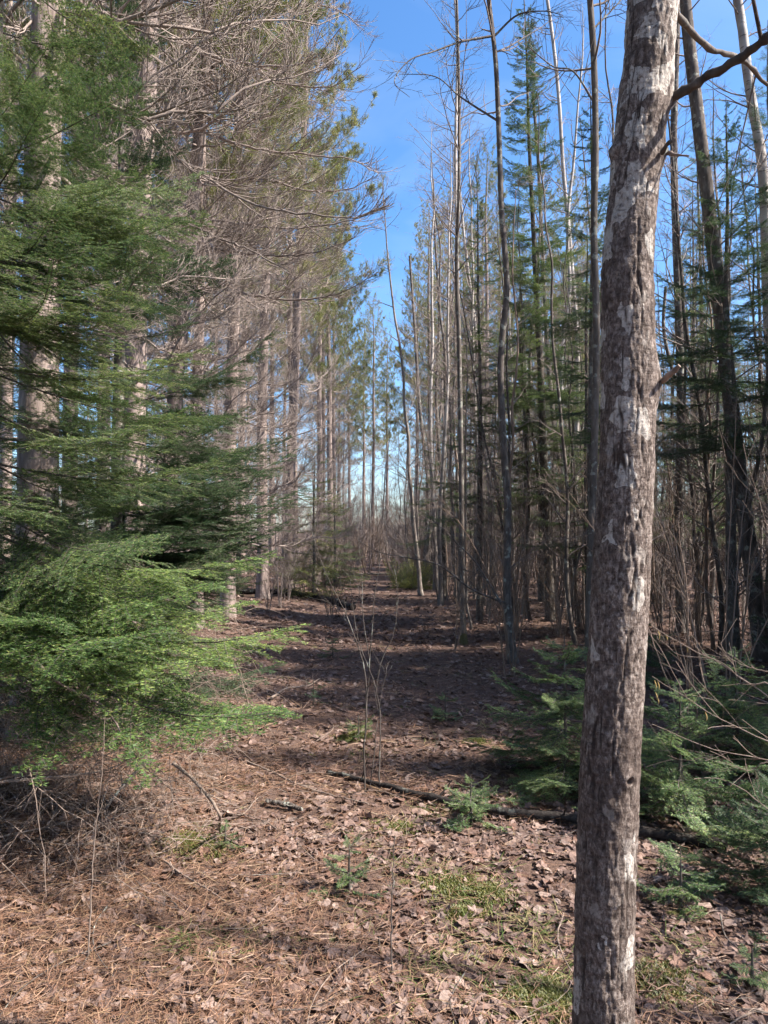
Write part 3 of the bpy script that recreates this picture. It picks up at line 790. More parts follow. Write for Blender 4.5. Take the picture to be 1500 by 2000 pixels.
fir_tree(-2.2, 6.1, 6.6, 0.07, 'dense green fir behind the nearest one, its boughs reaching over the path', 302, 1.6, z0=0.35, gap=0.19, per=4, dead=8, dens_skip=0.08, droop=-5, shape=0.8, needles=T_BLUE, pj=9, rj=0.25,
         extra=[(1.9, at(580, 885, 6.0)), (1.7, at(600, 960, 5.8)), (1.4, at(570, 1020, 5.8)), (1.2, at(540, 1080, 5.7)), (1.6, at(520, 930, 5.4)), (2.6, at(540, 650, 6.2)), (1.9, at(500, 890, 5.3)), (1.5, at(565, 985, 5.6)), (1.35, at(500, 1030, 5.3)), (1.1, at(450, 1085, 5.1)), (1.05, at(525, 1060, 5.9)), (2.2, at(490, 800, 5.8)), (2.0, at(565, 860, 6.2)), (1.3, at(420, 1000, 5.0)), (1.7, at(430, 930, 5.1))])

# ------------------------------------------------------------------ red pines
def pine_branch(seed, L, live=False, lod=0):
    rng = RNG(seed); mb = MB(); K = 11
    t = np.linspace(0, 1, K)
    up = rng.uniform(0.22, 0.42); dn = rng.uniform(0.10, 0.22)
    P = np.c_[t * L, 0.10 * L * np.sin(t * 2.5 + rng.uniform(0, 6)) * t, -dn * L * np.sin(np.minimum(t * 1.5, 1) * 3.1) * 0.7 - (0 if live else 0.06 * L * t) + up * L * t ** 2.6]
    P[1:-1] += rng.normal(0, 0.012 * L, P[1:-1].shape); P = P[None]
    R = lin([0.021 if not live else 0.018], [0.004], K); tubes(mb, P, R, 5 if lod == 0 else 4)
    n = 26 if lod == 0 else 16
    ts = rng.uniform(0.18, 0.98, n); p, tan, r = sample(P, R, np.zeros(n, int), ts)
    s = side_dir(tan, rng, (0, 0, 1), np.where(rng.rand(n) < 0.5, -1.0, 1.0))
    d = nrm(tan * 0.75 + s * 0.6 + np.array([0, 0, 1]) * rng.normal(-0.05, 0.25, (n, 1)))
    Ls = L * 0.45 * (1.15 - ts) * rng.uniform(0.5, 1.2, n)
    Q = grow(p, d, Ls, 7, rng, 0.07, (0.02, 0, 0.15)); RQ = lin(np.clip(r * 0.55, 0.003, 0.01), np.full(n, 0.003), 7); tubes(mb, Q, RQ, 3)
    n2 = n * (6 if lod == 0 else 4); ii = rng.randint(0, n, n2); tt = rng.uniform(0.15, 0.98, n2)
    p, tan, r = sample(Q, RQ, ii, tt)
    d = nrm(tan * 0.75 + 0.6 * side_dir(tan, rng) + np.array([0, 0, 0.1]))
    L2 = Ls[ii] * 0.5 * (1.15 - tt) * rng.uniform(0.5, 1.2, n2) + 0.08
    Q2 = grow(p, d, L2, 5, rng, 0.08, (0, 0, 0.13)); R2 = lin(r * 0.7, np.full(n2, 0.0024 if lod == 0 else 0.0035), 5); tubes(mb, Q2, R2, 3)
    if lod == 0 and not live:
        n3 = n2; ii = rng.randint(0, n2, n3); p, tan, r = sample(Q2, R2, ii, rng.uniform(0.2, 0.98, n3))
        d = nrm(tan * 0.75 + 0.6 * side_dir(tan, rng) + np.array([0, 0, 0.1]))
        tubes(mb, grow(p, d, rng.uniform(0.06, 0.24, n3), 4, rng, 0.08, (0, 0, 0.12)), lin(r * 0.8, np.full(n3, 0.0016), 4), 3)
    if live:
        tips = np.concatenate([Q2[:, -1], Q2[:, -2][::2], Q[:, -1], P[:, -1]]); td = np.concatenate([Q2[:, -1] - Q2[:, -2], (Q2[:, -1] - Q2[:, -2])[::2], Q[:, -1] - Q[:, -2], P[:, -1] - P[:, -2]])
        td = nrm(td + np.array([0, 0, 0.02])); m = 20 if lod == 0 else 13
        b = np.repeat(np.arange(len(tips)), m); nn = len(b)
        d = nrm(td[b] * rng.uniform(0.2, 1.1, (nn, 1)) + 0.8 * nrm(rng.normal(size=(nn, 3)))); Ln = rng.uniform(0.09, 0.16, nn)
        pb = tips[b] - td[b] * rng.uniform(0, 0.12, (nn, 1))
        w = nrm(np.cross(d, rng.normal(size=(nn, 3)))) * (0.0026 if lod == 0 else 0.0045)
        v = np.stack([pb - w, pb + w, pb + d * Ln[:, None]], 1)
        mb.add(v.reshape(-1, 3), None, (np.arange(nn) * 3)[:, None] + np.arange(3)[None], mat=1)
    return mb

PB_DEAD = [pine_branch(400 + k, 2.5) for k in range(6)]
PB_DEADL = [pine_branch(410 + k, 2.5, False, 1) for k in range(4)]
PB_LIVE = [pine_branch(420 + k, 2.4, True, 1) for k in range(5)]

def rotm(az, pit, roll, sc, loc):
    return Matrix.Translation(Vector([float(a) for a in loc])) @ Euler((roll, -pit, az), 'XYZ').to_matrix().to_4x4() @ Matrix.Scale(sc, 4)

PINE_H = 20.0
def pine_proto(seed, lowdead):
    """trunk path and merged lower branches / crown for one kind of pine"""
    rng = RNG(seed); K = 90; t = np.linspace(0, 1, K)
    P = np.c_[0.22 * (fbm(t * 4, 0 * t, seed, 2) - 0.5), 0.22 * (fbm(t * 4, 0 * t + 5, seed, 2) - 0.5), t * PINE_H]
    P[:, :2] -= P[0, :2]
    R = 0.155 * (1 - 0.72 * t) * (1 - t ** 8 * 0.8) + 0.05 * np.exp(-t * PINE_H / 0.3)
    tm = trunk_mesh('pine_trunk', P, R, 20, M_PINEBARK, seed, 0.09, 11, 2.6)
    low = MB(); z = 2.6; az = rng.uniform(0, 6)
    while z < 10.8:
        for j in range(4):
            az += 1.57 + rng.normal(0, 0.4)
            if rng.rand() < 0.38: continue
            c = [np.interp(z, P[:, 2], P[:, i]) for i in range(3)]
            low.merge(PB_DEADL[rng.randint(4)], rotm(az, math.radians(rng.normal(2, 8)), rng.normal(0, 0.3), rng.uniform(0.45, 1.05), c))
        z += rng.uniform(0.4, 0.85)
    cr = MB(); z = 8.8
    while z < PINE_H:
        f = (z - 8.8) / (PINE_H - 8.8)
        if f < 0.25 and rng.rand() < 0.5: z += 0.3
        for j in range(4):
            az += 1.57 + rng.normal(0, 0.35)
            c = [np.interp(z, P[:, 2], P[:, i]) for i in range(3)]
            sc = (1.05 - 0.72 * f ** 1.6) * rng.uniform(0.75, 1.1)
            cr.merge(PB_LIVE[rng.randint(5)], rotm(az, math.radians(4 + 38 * f + rng.normal(0, 8)), rng.normal(0, 0.3), sc, c))
        z += rng.uniform(0.45, 0.7)
    return dict(P=P, trunk=tm, low=low.mesh('pine_lower_branches', [M_PINETWIG]), crown=cr.mesh('pine_crown', [M_PINETWIG, M_PINE]))
PINES = [pine_proto(500 + k, True) for k in range(2)]

def pine(x, y, label, seed, group=None, lean=(0, 0), near=False, scale=1.0, zmin=2.0, far=False):
    rng = RNG(seed); pr = PINES[seed % 2]
    root = thing('pine_tree', base_at(x, y, 0.05), label, 'tree', group, (lean[1], lean[0], rng.uniform(0, 6.3) if not near else 0), scale)
    part('trunk', pr['trunk'], root)
    part('crown', pr['crown'], root)
    if not near:
        part('lower_branches', pr['low'], root)
    else:
        P = pr['P']; z = zmin; az = rng.uniform(0, 6)
        while z < 10.5:
            for j in range(4):
                az += 1.26 + rng.normal(0, 0.35)
                if rng.rand() < 0.08: continue
                v = rng.randint(6); me = vmesh('dead_pine_branch#%d' % v, PB_DEAD[v], [M_PINETWIG])
                c = [np.interp(z, P[:, 2], P[:, i]) for i in range(3)]
                part('branch', me, root, c, (rng.normal(0, 0.35), -math.radians(rng.normal(0, 8)), az), rng.uniform(0.5, 1.1))
            z += rng.uniform(0.45, 0.75)
    return root

def pine_bough(root, pxs, seed, r0=0.026, dense=1.0):
    rng = RNG(seed); W = np.array([at(*p) for p in pxs])
    inv = np.array(Matrix.LocRotScale(root.location, root.rotation_euler, root.scale).inverted())
    K = 26; P = smooth_path(W, K); P[2:-1] += rng.normal(0, 0.008, P[2:-1].shape); P = P[None]; R = lin([r0], [0.005], K); mb = MB(); tubes(mb, P, R, 6)
    L = np.linalg.norm(W[-1] - W[0])
    n = int(26 * dense); ts = rng.uniform(0.2, 0.99, n); p, tan, r = sample(P, R, np.zeros(n, int), ts)
    d = nrm(tan * 0.8 + 0.55 * side_dir(tan, rng, (0, 0, 1), np.where(rng.rand(n) < 0.5, -1.0, 1.0)) + np.array([0, 0, 1]) * rng.normal(-0.25, 0.25, (n, 1)))
    Ls = L * 0.36 * (1.25 - ts) * rng.uniform(0.5, 1.2, n); Q = grow(p, d, Ls, 9, rng, 0.06, (0.02, 0, 0.13)); RQ = lin(np.clip(r * 0.5, 0.004, 0.009), np.full(n, 0.0028), 9); tubes(mb, Q, RQ, 4)
    n2 = n * 6; ii = rng.randint(0, n, n2); tt = rng.uniform(0.12, 0.98, n2); p, tan, r = sample(Q, RQ, ii, tt)
    d = nrm(tan * 0.8 + 0.6 * side_dir(tan, rng) + np.array([0, 0, -0.1])); L2 = Ls[ii] * 0.55 * (1.15 - tt) * rng.uniform(0.5, 1.2, n2) + 0.08
    Q2 = grow(p, d, L2, 6, rng, 0.07, (0, 0, 0.14)); tubes(mb, Q2, lin(r * 0.7, np.full(n2, 0.002), 6), 3)
    mb.cat(); mb.v[0] = mb.v[0] @ inv[:3, :3].T + inv[:3, 3]
    part('branch', mb.mesh('pine_bough', [M_PINETWIG]), root)

def lean_of(dx): return math.atan(dx)
pine(-2.62, 5.6, 'thick grey trunked pine behind the nearest left fir', 600, lean=(0.01, 0), near=True, scale=1.0, zmin=3.2)
pine2 = pine(-2.95, 8.6, 'second pine of the front row, half hidden by fir boughs', 602, lean=(0.02, 0), near=True, scale=0.98, zmin=2.6)
pine3 = pine(-3.05, 10.1, 'sunlit pink barked pine leaning towards the path, third of the front row', 604, lean=(0.065, 0), near=True, scale=0.82)
pine(-2.85, 11.3, 'slim pine just beyond the leaning sunlit pine', 606, lean=(0.0, 0), near=True, scale=0.66)
pine5 = pine(-2.72, 12.9, 'straight pale pine with a curtain of dead twigs over the path', 607, lean=(0.01, 0), near=True, scale=0.85)
pine(-2.78, 17.0, 'pine in the front row just right of the straight pale one', 608, lean=(0.0, 0), near=True, scale=0.9)
for k, (rt, pts) in enumerate((
    (pine2, [(258, 30, 8.6), (330, 70, 8.2), (400, 105, 7.9), (480, 125, 7.6), (560, 130, 7.3), (620, 110, 7.1), (665, 55, 7.0)]),
    (pine2, [(258, 255, 8.6), (330, 300, 8.1), (400, 345, 7.7), (500, 400, 7.3), (600, 417, 7.0), (690, 425, 6.8), (755, 402, 6.7)]),
    (pine2, [(262, 415, 8.6), (350, 432, 8.2), (420, 462, 7.8), (480, 485, 7.5), (560, 527, 7.2)]),
    (pine3, [(338, 235, 10.1), (420, 266, 9.7), (500, 290, 9.4), (600, 302, 9.1), (680, 312, 8.9), (740, 338, 8.8)]),
    (pine3, [(322, 415, 10.1), (400, 428, 9.7), (500, 441, 9.3), (600, 445, 9.0), (680, 432, 8.8), (752, 405, 8.7)]),
    (pine3, [(350, 60, 10.1), (400, 105, 9.7), (480, 140, 9.3), (560, 165, 9.0), (650, 168, 8.7), (705, 130, 8.6)]),
    (pine3, [(318, 470, 10.1), (380, 478, 9.7), (460, 492, 9.4), (540, 500, 9.1), (620, 493, 8.9), (690, 465, 8.8)]),
    (pine5, [(440, 565, 12.9), (510, 580, 12.4), (590, 585, 12.0), (670, 570, 11.7), (740, 530, 11.5)]),
    (pine5, [(440, 20, 12.9), (520, 5, 12.4), (600, 10, 12.0), (660, 20, 11.7), (712, 60, 11.5)]),
    (pine5, [(442, 330, 12.9), (520, 350, 12.4), (600, 372, 12.0), (680, 370, 11.7), (730, 345, 11.5)]))):
    pine_bough(rt, pts, 650 + k, 0.024 if rt is not pine5 else 0.028)
rngp = RNG(77)
for y in (20.5, 25.5, 30.5, 33, 38.5, 45, 53, 63):
    pine(-2.75 + rngp.normal(0, 0.45), y, 'tall pine far along the front row left of the path', 620 + int(y * 7), 'far pines of the front row', scale=rngp.uniform(0.78, 1.08), lean=(rngp.normal(0.01, 0.02), 0))
for x0, ys in ((-5.5, (9.6, 13.2, 17.5, 22.5, 28, 35, 43)), (-8.6, (16.4, 22, 29, 38, 48)), (-12.0, (23, 32, 43))):
    for y in ys:
        pine(x0 + rngp.normal(0, 0.3), y + rngp.normal(0, 0.3), 'tall pine standing in the rows behind the front row', 700 + int(abs(x0) * 31 + y * 3), 'pines of the rear rows', scale=rngp.uniform(0.85, 1.05))
for x, y in ((2.3, 37), (3.6, 40), (2.0, 45), (4.8, 44), (6.4, 41), (3.2, 52), (8.5, 46), (-0.8, 54), (0.3, 70), (-1.7, 62)):
    pine(x, y, 'green topped pine rising far off right of the path', 800 + int(x * 10 + y), 'far pines right of the path', scale=rngp.uniform(0.9, 1.05))

for k in range(20):
    y = rngp.uniform(27, 58); x = rngp.uniform(0.13, 0.56) * y
    pine(x, y, 'pale green pine deep behind the right hand wood', 850 + k, 'pines deep behind the right hand wood', scale=rngp.uniform(0.6, 1.0))

# ------------------------------------------------------------------ leafless trees
def bare_crown(P, R, rng, nb, bs=0.35, blen=1.4, up=0.06, tw=2, lean_len=True, minr=0.0024, ang=(0.5, 0.85)):
    m = MB(); H = P[-1, 2] - P[0, 2]
    t = rng.uniform(bs, 0.985, nb); p, tan, r = sample(P[None], R[None], np.zeros(nb, int), t)
    d = nrm(ang[0] * tan + ang[1] * side_dir(tan, rng)); L = blen * (1.25 - 0.85 * (t - bs) / (1 - bs)) * rng.uniform(0.4, 1.15, nb)
    Q = grow(p, d, L, 8, rng, 0.09, (0, 0, up)); rr = lin(np.clip(r * 0.45, minr, 0.012), np.full(nb, minr), 8); tubes(m, Q, rr, 4)
    n2 = nb * 5; ii = rng.randint(0, nb, n2); tt = rng.uniform(0.2, 0.98, n2); p, tan, r = sample(Q, rr, ii, tt)
    d = nrm(0.75 * tan + 0.65 * side_dir(tan, rng)); L2 = L[ii] * 0.5 * (1.2 - tt) * rng.uniform(0.5, 1.2, n2) + 0.06
    Q2 = grow(p, d, L2, 5, rng, 0.10, (0, 0, 0.05)); r2 = lin(np.clip(r * 0.7, minr * 0.8, 1), np.full(n2, minr * 0.75), 5); tubes(m, Q2, r2, 3)
    n3 = n2 * tw; ii = rng.randint(0, n2, n3); p, tan, r = sample(Q2, r2, ii, rng.uniform(0.2, 0.98, n3))
    d = nrm(0.75 * tan + 0.65 * side_dir(tan, rng)); tubes(m, grow(p, d, rng.uniform(0.05, 0.3, n3), 4, rng, 0.1), lin(r * 0.8, np.full(n3, minr * 0.65), 4), 3)
    return m

def bare_variant(seed, H, r, mat, nb, bs, blen, wob=0.02, thin=1.0):
    rng = RNG(seed); K = 36; t = np.linspace(0, 1, K)
    P = np.c_[wob * H * 2 * (fbm(t * 3.5, 0 * t, seed, 3) - 0.5) + 0.05 * H * rng.normal() * t ** 1.5, wob * H * 2 * (fbm(t * 3.5, 0 * t + 3, seed, 3) - 0.5) + 0.03 * H * rng.normal() * t, t * H]
    P[:, :2] -= P[0, :2]
    R = r * (1 - t) ** 0.75 + 0.004 + 0.55 * r * np.exp(-t * H / 0.14)
    return trunk_mesh('bare_trunk', P, R, 8, mat, seed, 0.06, 6, 6), bare_crown(P, R, rng, nb, bs, blen).mesh('bare_crown', [M_TWIG])

BARE_DARK = [bare_variant(900 + k, [8.5, 10, 7, 11, 6, 9][k], [0.036, 0.045, 0.028, 0.058, 0.024, 0.04][k], M_DARKBARK, 40, [0.12, 0.2, 0.1, 0.22, 0.1, 0.15][k], [1.1, 1.3, 0.9, 1.5, 0.8, 1.2][k]) for k in range(6)]
BARE_GREY = [bare_variant(920 + k, [9, 7.5, 6, 10.5][k], [0.04, 0.03, 0.025, 0.055][k], M_GREYBARK, 30, [0.15, 0.1, 0.1, 0.2][k], [1.0, 0.9, 0.8, 1.3][k]) for k in range(4)]
BARE_THIN = [bare_variant(960 + k, [4.5, 6, 5, 3.6, 7][k], [0.014, 0.02, 0.016, 0.012, 0.024][k], [M_GREYBARK, M_HAZEL, M_GREYBARK, M_HAZEL, M_DARKBARK][k], 18, 0.15, 0.6, 0.03) for k in range(5)]
BARE_BIRCH = [bare_variant(940 + k, [11, 9.5, 12.5][k], [0.05, 0.04, 0.06][k], M_BIRCH, 44, [0.3, 0.3, 0.35][k], [1.4, 1.2, 1.6][k]) for k in range(3)]

def bare_tree(x, y, var, label, seed, group=None, name='bare_tree', scale=1.0, lean=(0, 0)):
    rng = RNG(seed)
    root = thing(name, base_at(x, y, 0.04), label, 'tree', group, (lean[1], lean[0], rng.uniform(0, 6.3)), scale)
    part('trunk', var[0], root); part('crown', var[1], root)
    return root

def path_tree(pxs, r0, r1, label, seed, mat=M_DARKBARK, name='bare_tree', nb=16, bs=0.35, blen=1.0, boughs=(), K=60, group=None, base=None):
    """a leafless tree whose stem follows the given (x, y, depth) points; first point is its foot on the ground"""
    pts = [at(*p) for p in pxs]
    b = pts[0]; b[2] = float(gh(b[0], b[1])) - 0.04
    org = b.copy(); P = smooth_path(np.array(pts) - org, K)
    rng = RNG(seed); t = np.linspace(0, 1, K); R = r0 + (r1 - r0) * t + 0.6 * r0 * np.exp(-t * P[-1, 2] / 0.12)
    root = thing(name, org, label, 'tree', group)
    part('trunk', trunk_mesh('stem', P, R, 12, mat, seed, 0.07, 7, 7), root)
    if nb: part('crown', bare_crown(P, R, rng, nb, bs, blen).mesh('stem_crown', [M_TWIG]), root)
    for bp in boughs:
        m = MB(); Q = smooth_path(np.array([at(*p) for p in bp]) - org, 30); rr = np.linspace(bp_r(r0), 0.003, 30)
        tubes(m, Q, rr, 6)
        n = 14; p, tan, r = sample(Q[None], rr[None], np.zeros(n, int), rng.uniform(0.2, 0.97, n))
        d = nrm(0.75 * tan + 0.6 * side_dir(tan, rng)); L = rng.uniform(0.1, 0.6, n); Q2 = grow(p, d, L, 6, rng, 0.1, (0, 0, 0.03)); r2 = lin(r * 0.6, np.full(n, 0.0018), 6); tubes(m, Q2, r2, 3)
        n2 = 40; ii = rng.randint(0, n, n2); p, tan, r = sample(Q2, r2, ii, rng.uniform(0.2, 0.97, n2)); d = nrm(0.75 * tan + 0.6 * side_dir(tan, rng))
        tubes(m, grow(p, d, rng.uniform(0.06, 0.25, n2), 4, rng, 0.1), lin(r * 0.8, np.full(n2, 0.0015), 4), 3)
        part('branch', m.mesh('bough', [mat]), root)
    return root
def bp_r(r0): return min(0.016, r0 * 0.3)

def gp(px, py):
    g = ground(px, py); return (px, py, g[1])
# trees to the right of the path that can be told apart
Y = ground(1000, 1295)[1]
path_tree([(1003, 1300, Y), (990, 1150, Y), (992, 1000, Y), (982, 850, Y), (978, 700, Y), (990, 560, Y), (980, 420, Y), (975, 280, Y), (968, 120, Y), (952, -30, Y), (940, -250, Y), (945, -450, Y)], 0.052, 0.02,
          'dark crooked sapling at the path edge with thin arching boughs near its top', 1001, nb=14, bs=0.6, blen=1.3,
          boughs=[[(965, 70, Y), (900, 82, Y - .2), (850, 100, Y - .4), (800, 118, Y - .6), (770, 160, Y - .7), (800, 190, Y - .9)], [(970, 235, Y), (900, 190, Y + .2), (850, 150, Y + .4), (780, 145, Y + .6)],
                  [(966, 70, Y), (1010, 30, Y), (1060, 22, Y - .3), (1100, 30, Y - .5)], [(992, 1180, Y), (920, 1150, Y - .3), (860, 1105, Y - .5), (800, 1090, Y - .7), (740, 1078, Y - .9), (690, 1050, Y - 1.0)],
                  [(985, 1190, Y), (930, 1100, Y + .2), (880, 1050, Y + .4), (840, 1010, Y + .5)]])
Y = ground(905, 1258)[1]
path_tree([(906, 1258, Y), (902, 1120, Y), (901, 950, Y), (899, 800, Y), (896, 650, Y), (892, 520, Y), (896, 380, Y), (897, 220, Y), (894, 60, Y), (888, -120, Y), (890, -250, Y)], 0.045, 0.012,
          'slender grey tree with a mossy foot beside the path', 1002, M_MOSSBARK, nb=22, bs=0.45, blen=1.3)
path_tree([(1152, 1470, 6.6), (1150, 1200, 6.6), (1160, 900, 6.6), (1165, 650, 6.6), (1160, 450, 6.6), (1163, 300, 6.6), (1160, 120, 6.6), (1150, -40, 6.6), (1140, -300, 6.6), (1150, -600, 6.6)], 0.036, 0.025,
          'mottled grey sapling immediately left of the foreground maple', 1003, M_MOSSBARK, nb=14, bs=0.62, blen=1.0, boughs=[[(1160, 200, 6.6), (1120, 140, 6.5), (1080, 130, 6.4), (1030, 90, 6.3)], [(1155, 60, 6.6), (1195, 20, 6.7), (1240, -30, 6.8)]])
Y = ground(1480, 1290)[1]
path_tree([(1492, 1295, Y), (1470, 1120, Y), (1440, 900, Y), (1412, 650, Y), (1388, 440, Y), (1368, 270, Y), (1348, 100, Y), (1335, -40, Y), (1320, -300, Y), (1310, -600, Y)], 0.10, 0.055,
          'thick dark trunk leaning left behind the foreground maple', 1004, M_DARKBARK, nb=26, bs=0.25, blen=1.5)
path_tree([(1520, 1200, 10.5), (1515, 900, 10.5), (1500, 600, 10.5), (1490, 340, 10.5), (1465, 180, 10.5), (1450, 60, 10.5), (1436, -30, 10.5), (1400, -300, 10.5)], 0.085, 0.06,
          'pale leaning birch at the top right corner', 1005, M_BIRCH, nb=24, bs=0.4, blen=1.6)
Y = 11.5
path_tree([(1330, 1240, Y), (1326, 1000, Y), (1330, 800, Y), (1325, 600, Y), (1318, 400, Y), (1316, 250, Y), (1322, 50, Y), (1320, -150, Y)], 0.075, 0.045,
          'upright dark trunk just right of the foreground maple', 1006, M_DARKBARK, nb=26, bs=0.3, blen=1.4)
path_tree([(1385, 1235, 12.2), (1392, 1060, 12.2), (1360, 900, 12.2), (1340, 800, 12.2), (1312, 720, 12.2), (1296, 640, 12.2), (1300, 560, 12.2)], 0.05, 0.025,
          'thin tree bowing left across the upright dark trunk', 1007, M_DARKBARK, nb=14, bs=0.4, blen=1.1)
path_tree([(1110, 1190, 15.8), (1102, 1000, 15.8), (1085, 850, 15.8), (1070, 700, 15.8), (1060, 500, 15.8), (1050, 300, 15.8), (1040, 180, 15.8)], 0.07, 0.03,
          'grey stem rising close behind the tall open fir', 1008, M_GREYBARK, nb=20, bs=0.4, blen=1.2)
path_tree([(1120, 1180, 17.5), (1125, 900, 17.5), (1128, 700, 17.5), (1115, 500, 17.5), (1100, 330, 17.5), (1092, 200, 17.5), (1080, 80, 17.5), (1060, -60, 17.5)], 0.065, 0.04,
          'pale birch leaning left between the open fir and the mottled sapling', 1009, M_BIRCH, nb=24, bs=0.45, blen=1.5)
path_tree([(893, 1150, 19.5), (897, 900, 19.5), (894, 600, 19.5), (890, 300, 19.5), (893, 100, 19.5), (885, -60, 19.5)], 0.075, 0.03,
          'tall white birch rising behind the slender grey tree', 1010, M_BIRCH, nb=34, bs=0.45, blen=1.9)
path_tree([(828, 1115, 27), (836, 950, 27), (820, 800, 27), (810, 640, 27), (800, 500, 27)], 0.085, 0.04,
          'wavy dark trunk standing alone at the far end of the path', 1011, M_DARKBARK, nb=24, bs=0.3, blen=1.8)
path_tree([(866, 1130, 24), (862, 950, 24), (852, 780, 24), (858, 620, 24), (850, 470, 24), (846, 350, 24)], 0.075, 0.03,
          'slim dark tree between the wavy trunk and the white birch', 1012, M_DARKBARK, nb=24, bs=0.35, blen=1.6)

# firs right of the path
g = ground(1075, 1212)
fir_tree(g[0], g[1], 11.6, 0.085, 'tall open fir with a pointed top right of the path', 1101, 1.7, z0=2.2, gap=0.19, per=4, lean=(-0.035, 0), needles=T_FIR, dead=20, dens_skip=0.1, droop=0, shape=0.9)
fir_tree(2.55, 9.0, 7.2, 0.06, 'shaded fir close behind the mottled sapling', 1102, 1.35, z0=2.6, gap=0.22, per=3, needles=T_BLUE, dead=10, dens_skip=0.2)
fir_tree(3.95, 8.4, 6.6, 0.07, 'dark fir with wide level boughs right of the maple', 1103, 1.9, z0=2.5, gap=0.24, per=4, needles=T_BLUE, dead=14, dens_skip=0.1)
fir_tree(5.6, 10.5, 9.0, 0.08, 'dark fir filling the upper right corner', 1104, 1.9, z0=2.0, gap=0.22, per=4, needles=T_BLUE, dead=14, dens_skip=0.1, mode='far')
fir_tree(1.75, 13.6, 8.6, 0.06, 'thin ragged fir between the slender grey tree and the open fir', 1105, 1.2, z0=2.0, gap=0.22, per=3, needles=T_FIR, dead=14, dens_skip=0.15)
fir_tree(3.1, 11.2, 6.4, 0.06, 'half grown fir between the upright dark trunk and the open fir', 1107, 1.4, z0=1.2, gap=0.24, per=4, needles=T_FIR, dead=8, dens_skip=0.1, mode='far')
fir_tree(6.9, 16, 11, 0.09, 'tall fir deep in the right hand wood', 1106, 1.9, z0=1.5, gap=0.26, per=4, needles=T_BLUE, dead=10, mode='far')
for k, (x, y, H, ml) in enumerate(((3.6, 17, 9, 1.5), (5.2, 20.5, 10, 1.6), (2.6, 22, 8, 1.4), (8.8, 21, 11, 1.8), (4.4, 27, 10, 1.7), (10.5, 17.5, 10, 1.8), (7.2, 26, 11, 1.8), (2.2, 29, 9, 1.5), (2.9, 15.2, 7, 1.2), (4.6, 14.2, 7.5, 1.3), (1.5, 18.5, 8, 1.3), (5.6, 13.2, 8, 1.5), (7.4, 14.5, 9, 1.6), (4.9, 17.2, 8, 1.5), (8.2, 18.0, 9, 1.7), (1.6, 24.5, 8, 1.3), (6.3, 22.5, 9, 1.6), (3.4, 24.5, 9, 1.5))):
    fir_tree(x, y, H, 0.07, 'narrow fir standing among the far saplings of the right hand wood', 1120 + k, ml, z0=1.6, gap=0.30, per=3, needles=T_BLUE if k % 3 == 0 else T_FIR, dens_skip=0.15, mode='far', group='narrow firs in the right hand wood')
fir_tree(-1.75, 18.5, 4.2, 0.05, 'yellow green young fir at the left path edge under the pines', 1140, 1.7, z0=0.2, gap=0.2, per=4, needles=T_YELLOW, mode='far', name='young_fir')
fir_tree(-1.55, 23.5, 3.4, 0.05, 'bushy young fir further along the left path edge', 1141, 1.4, z0=0.15, gap=0.2, per=4, needles=T_FIR, mode='far', name='young_fir')
fir_tree(-3.6, 14.5, 5.0, 0.05, 'slim young fir between the front row pines', 1142, 1.2, z0=0.3, gap=0.22, per=4, needles=T_FIR, mode='far', name='young_fir')
for k, (x, y, H) in enumerate(((-4.6, 8.2, 7), (-4.2, 11, 6), (-6.8, 13, 7), (-4.4, 18, 6), (-6.5, 20, 8), (-9.5, 18, 8))):
    fir_tree(x, y, H, 0.06, 'understorey fir showing between the pine trunks on the left', 1150 + k, 1.6, z0=0.4, gap=0.26, per=4, needles=T_BLUE if k % 2 else T_FIR, mode='far', group='understorey firs among the left pines', dens_skip=0.1)

# the low bush at the end of the path, three-stemmed
def low_bush(x, y, label, seed, n=26, L=0.9, needles=T_FIR):
    rng = RNG(seed); root = thing('juniper_bush', base_at(x, y), label, 'bush')
    for k in range(n):
        v = rng.randint(4); me = vmesh('fir_branch#f%d' % v, FB_FAR[v][0], [M_FIRBARK, M_FIR])
        a = rng.uniform(0, 6.3); rr = rng.uniform(0, 0.35)
        part('branch', me, root, (rr * math.cos(a), rr * math.sin(a), 0.04), (rng.normal(0, 0.3), -math.radians(rng.uniform(8, 65)), a), rng.uniform(0.6, 1.05) * L / 1.2, needles)
g = ground(805, 1150)
low_bush(g[0], g[1], 'low spreading green bush at the far end of the path', 1160, 34, 1.25, T_YELLOW)

# young firs in front
def seedling(px, py, H, label, seed, maxlen, name='fir_seedling', group=None, gap=0.07, needles=None, y=None, per=4, shape=0.8, r=0.006, z0=0.06):
    g = ground(px, py)
    return fir_tree(g[0], g[1], H, r, label, seed, maxlen, z0=z0, name=name, group=group, gap=gap, per=per, droop=-3, needles=needles or T_SEED, shape=shape, upper=24, cat='seedling', pj=10, rj=0.25)
seedling(1105, 1530, 0.95, 'bushy young fir just left of the foreground maple', 1201, 0.75, gap=0.085, per=5, r=0.012, name='young_fir')
seedling(1330, 1600, 0.78, 'bushy young fir right of the maple with sunlit sprays', 1202, 0.7, gap=0.085, per=5, r=0.012, name='young_fir')
seedling(1440, 1500, 0.82, 'young fir in the shade near the right edge', 1203, 0.75, gap=0.085, per=5, r=0.012, name='young_fir')
seedling(1520, 1760, 0.55, 'low bluish fir at the right edge below the log end', 1204, 0.42, gap=0.06, per=5, r=0.01, name='young_fir', needles=T_BLUE)
seedling(1330, 1770, 0.26, 'sprawling fir seedling below the right end of the log', 1205, 0.28, per=5)
seedling(920, 1615, 0.3, 'fir seedling standing in front of the fallen dark log', 1206, 0.26, per=4)
seedling(682, 1745, 0.24, 'small fir seedling in the middle of the foreground', 1207, 0.15, per=4)
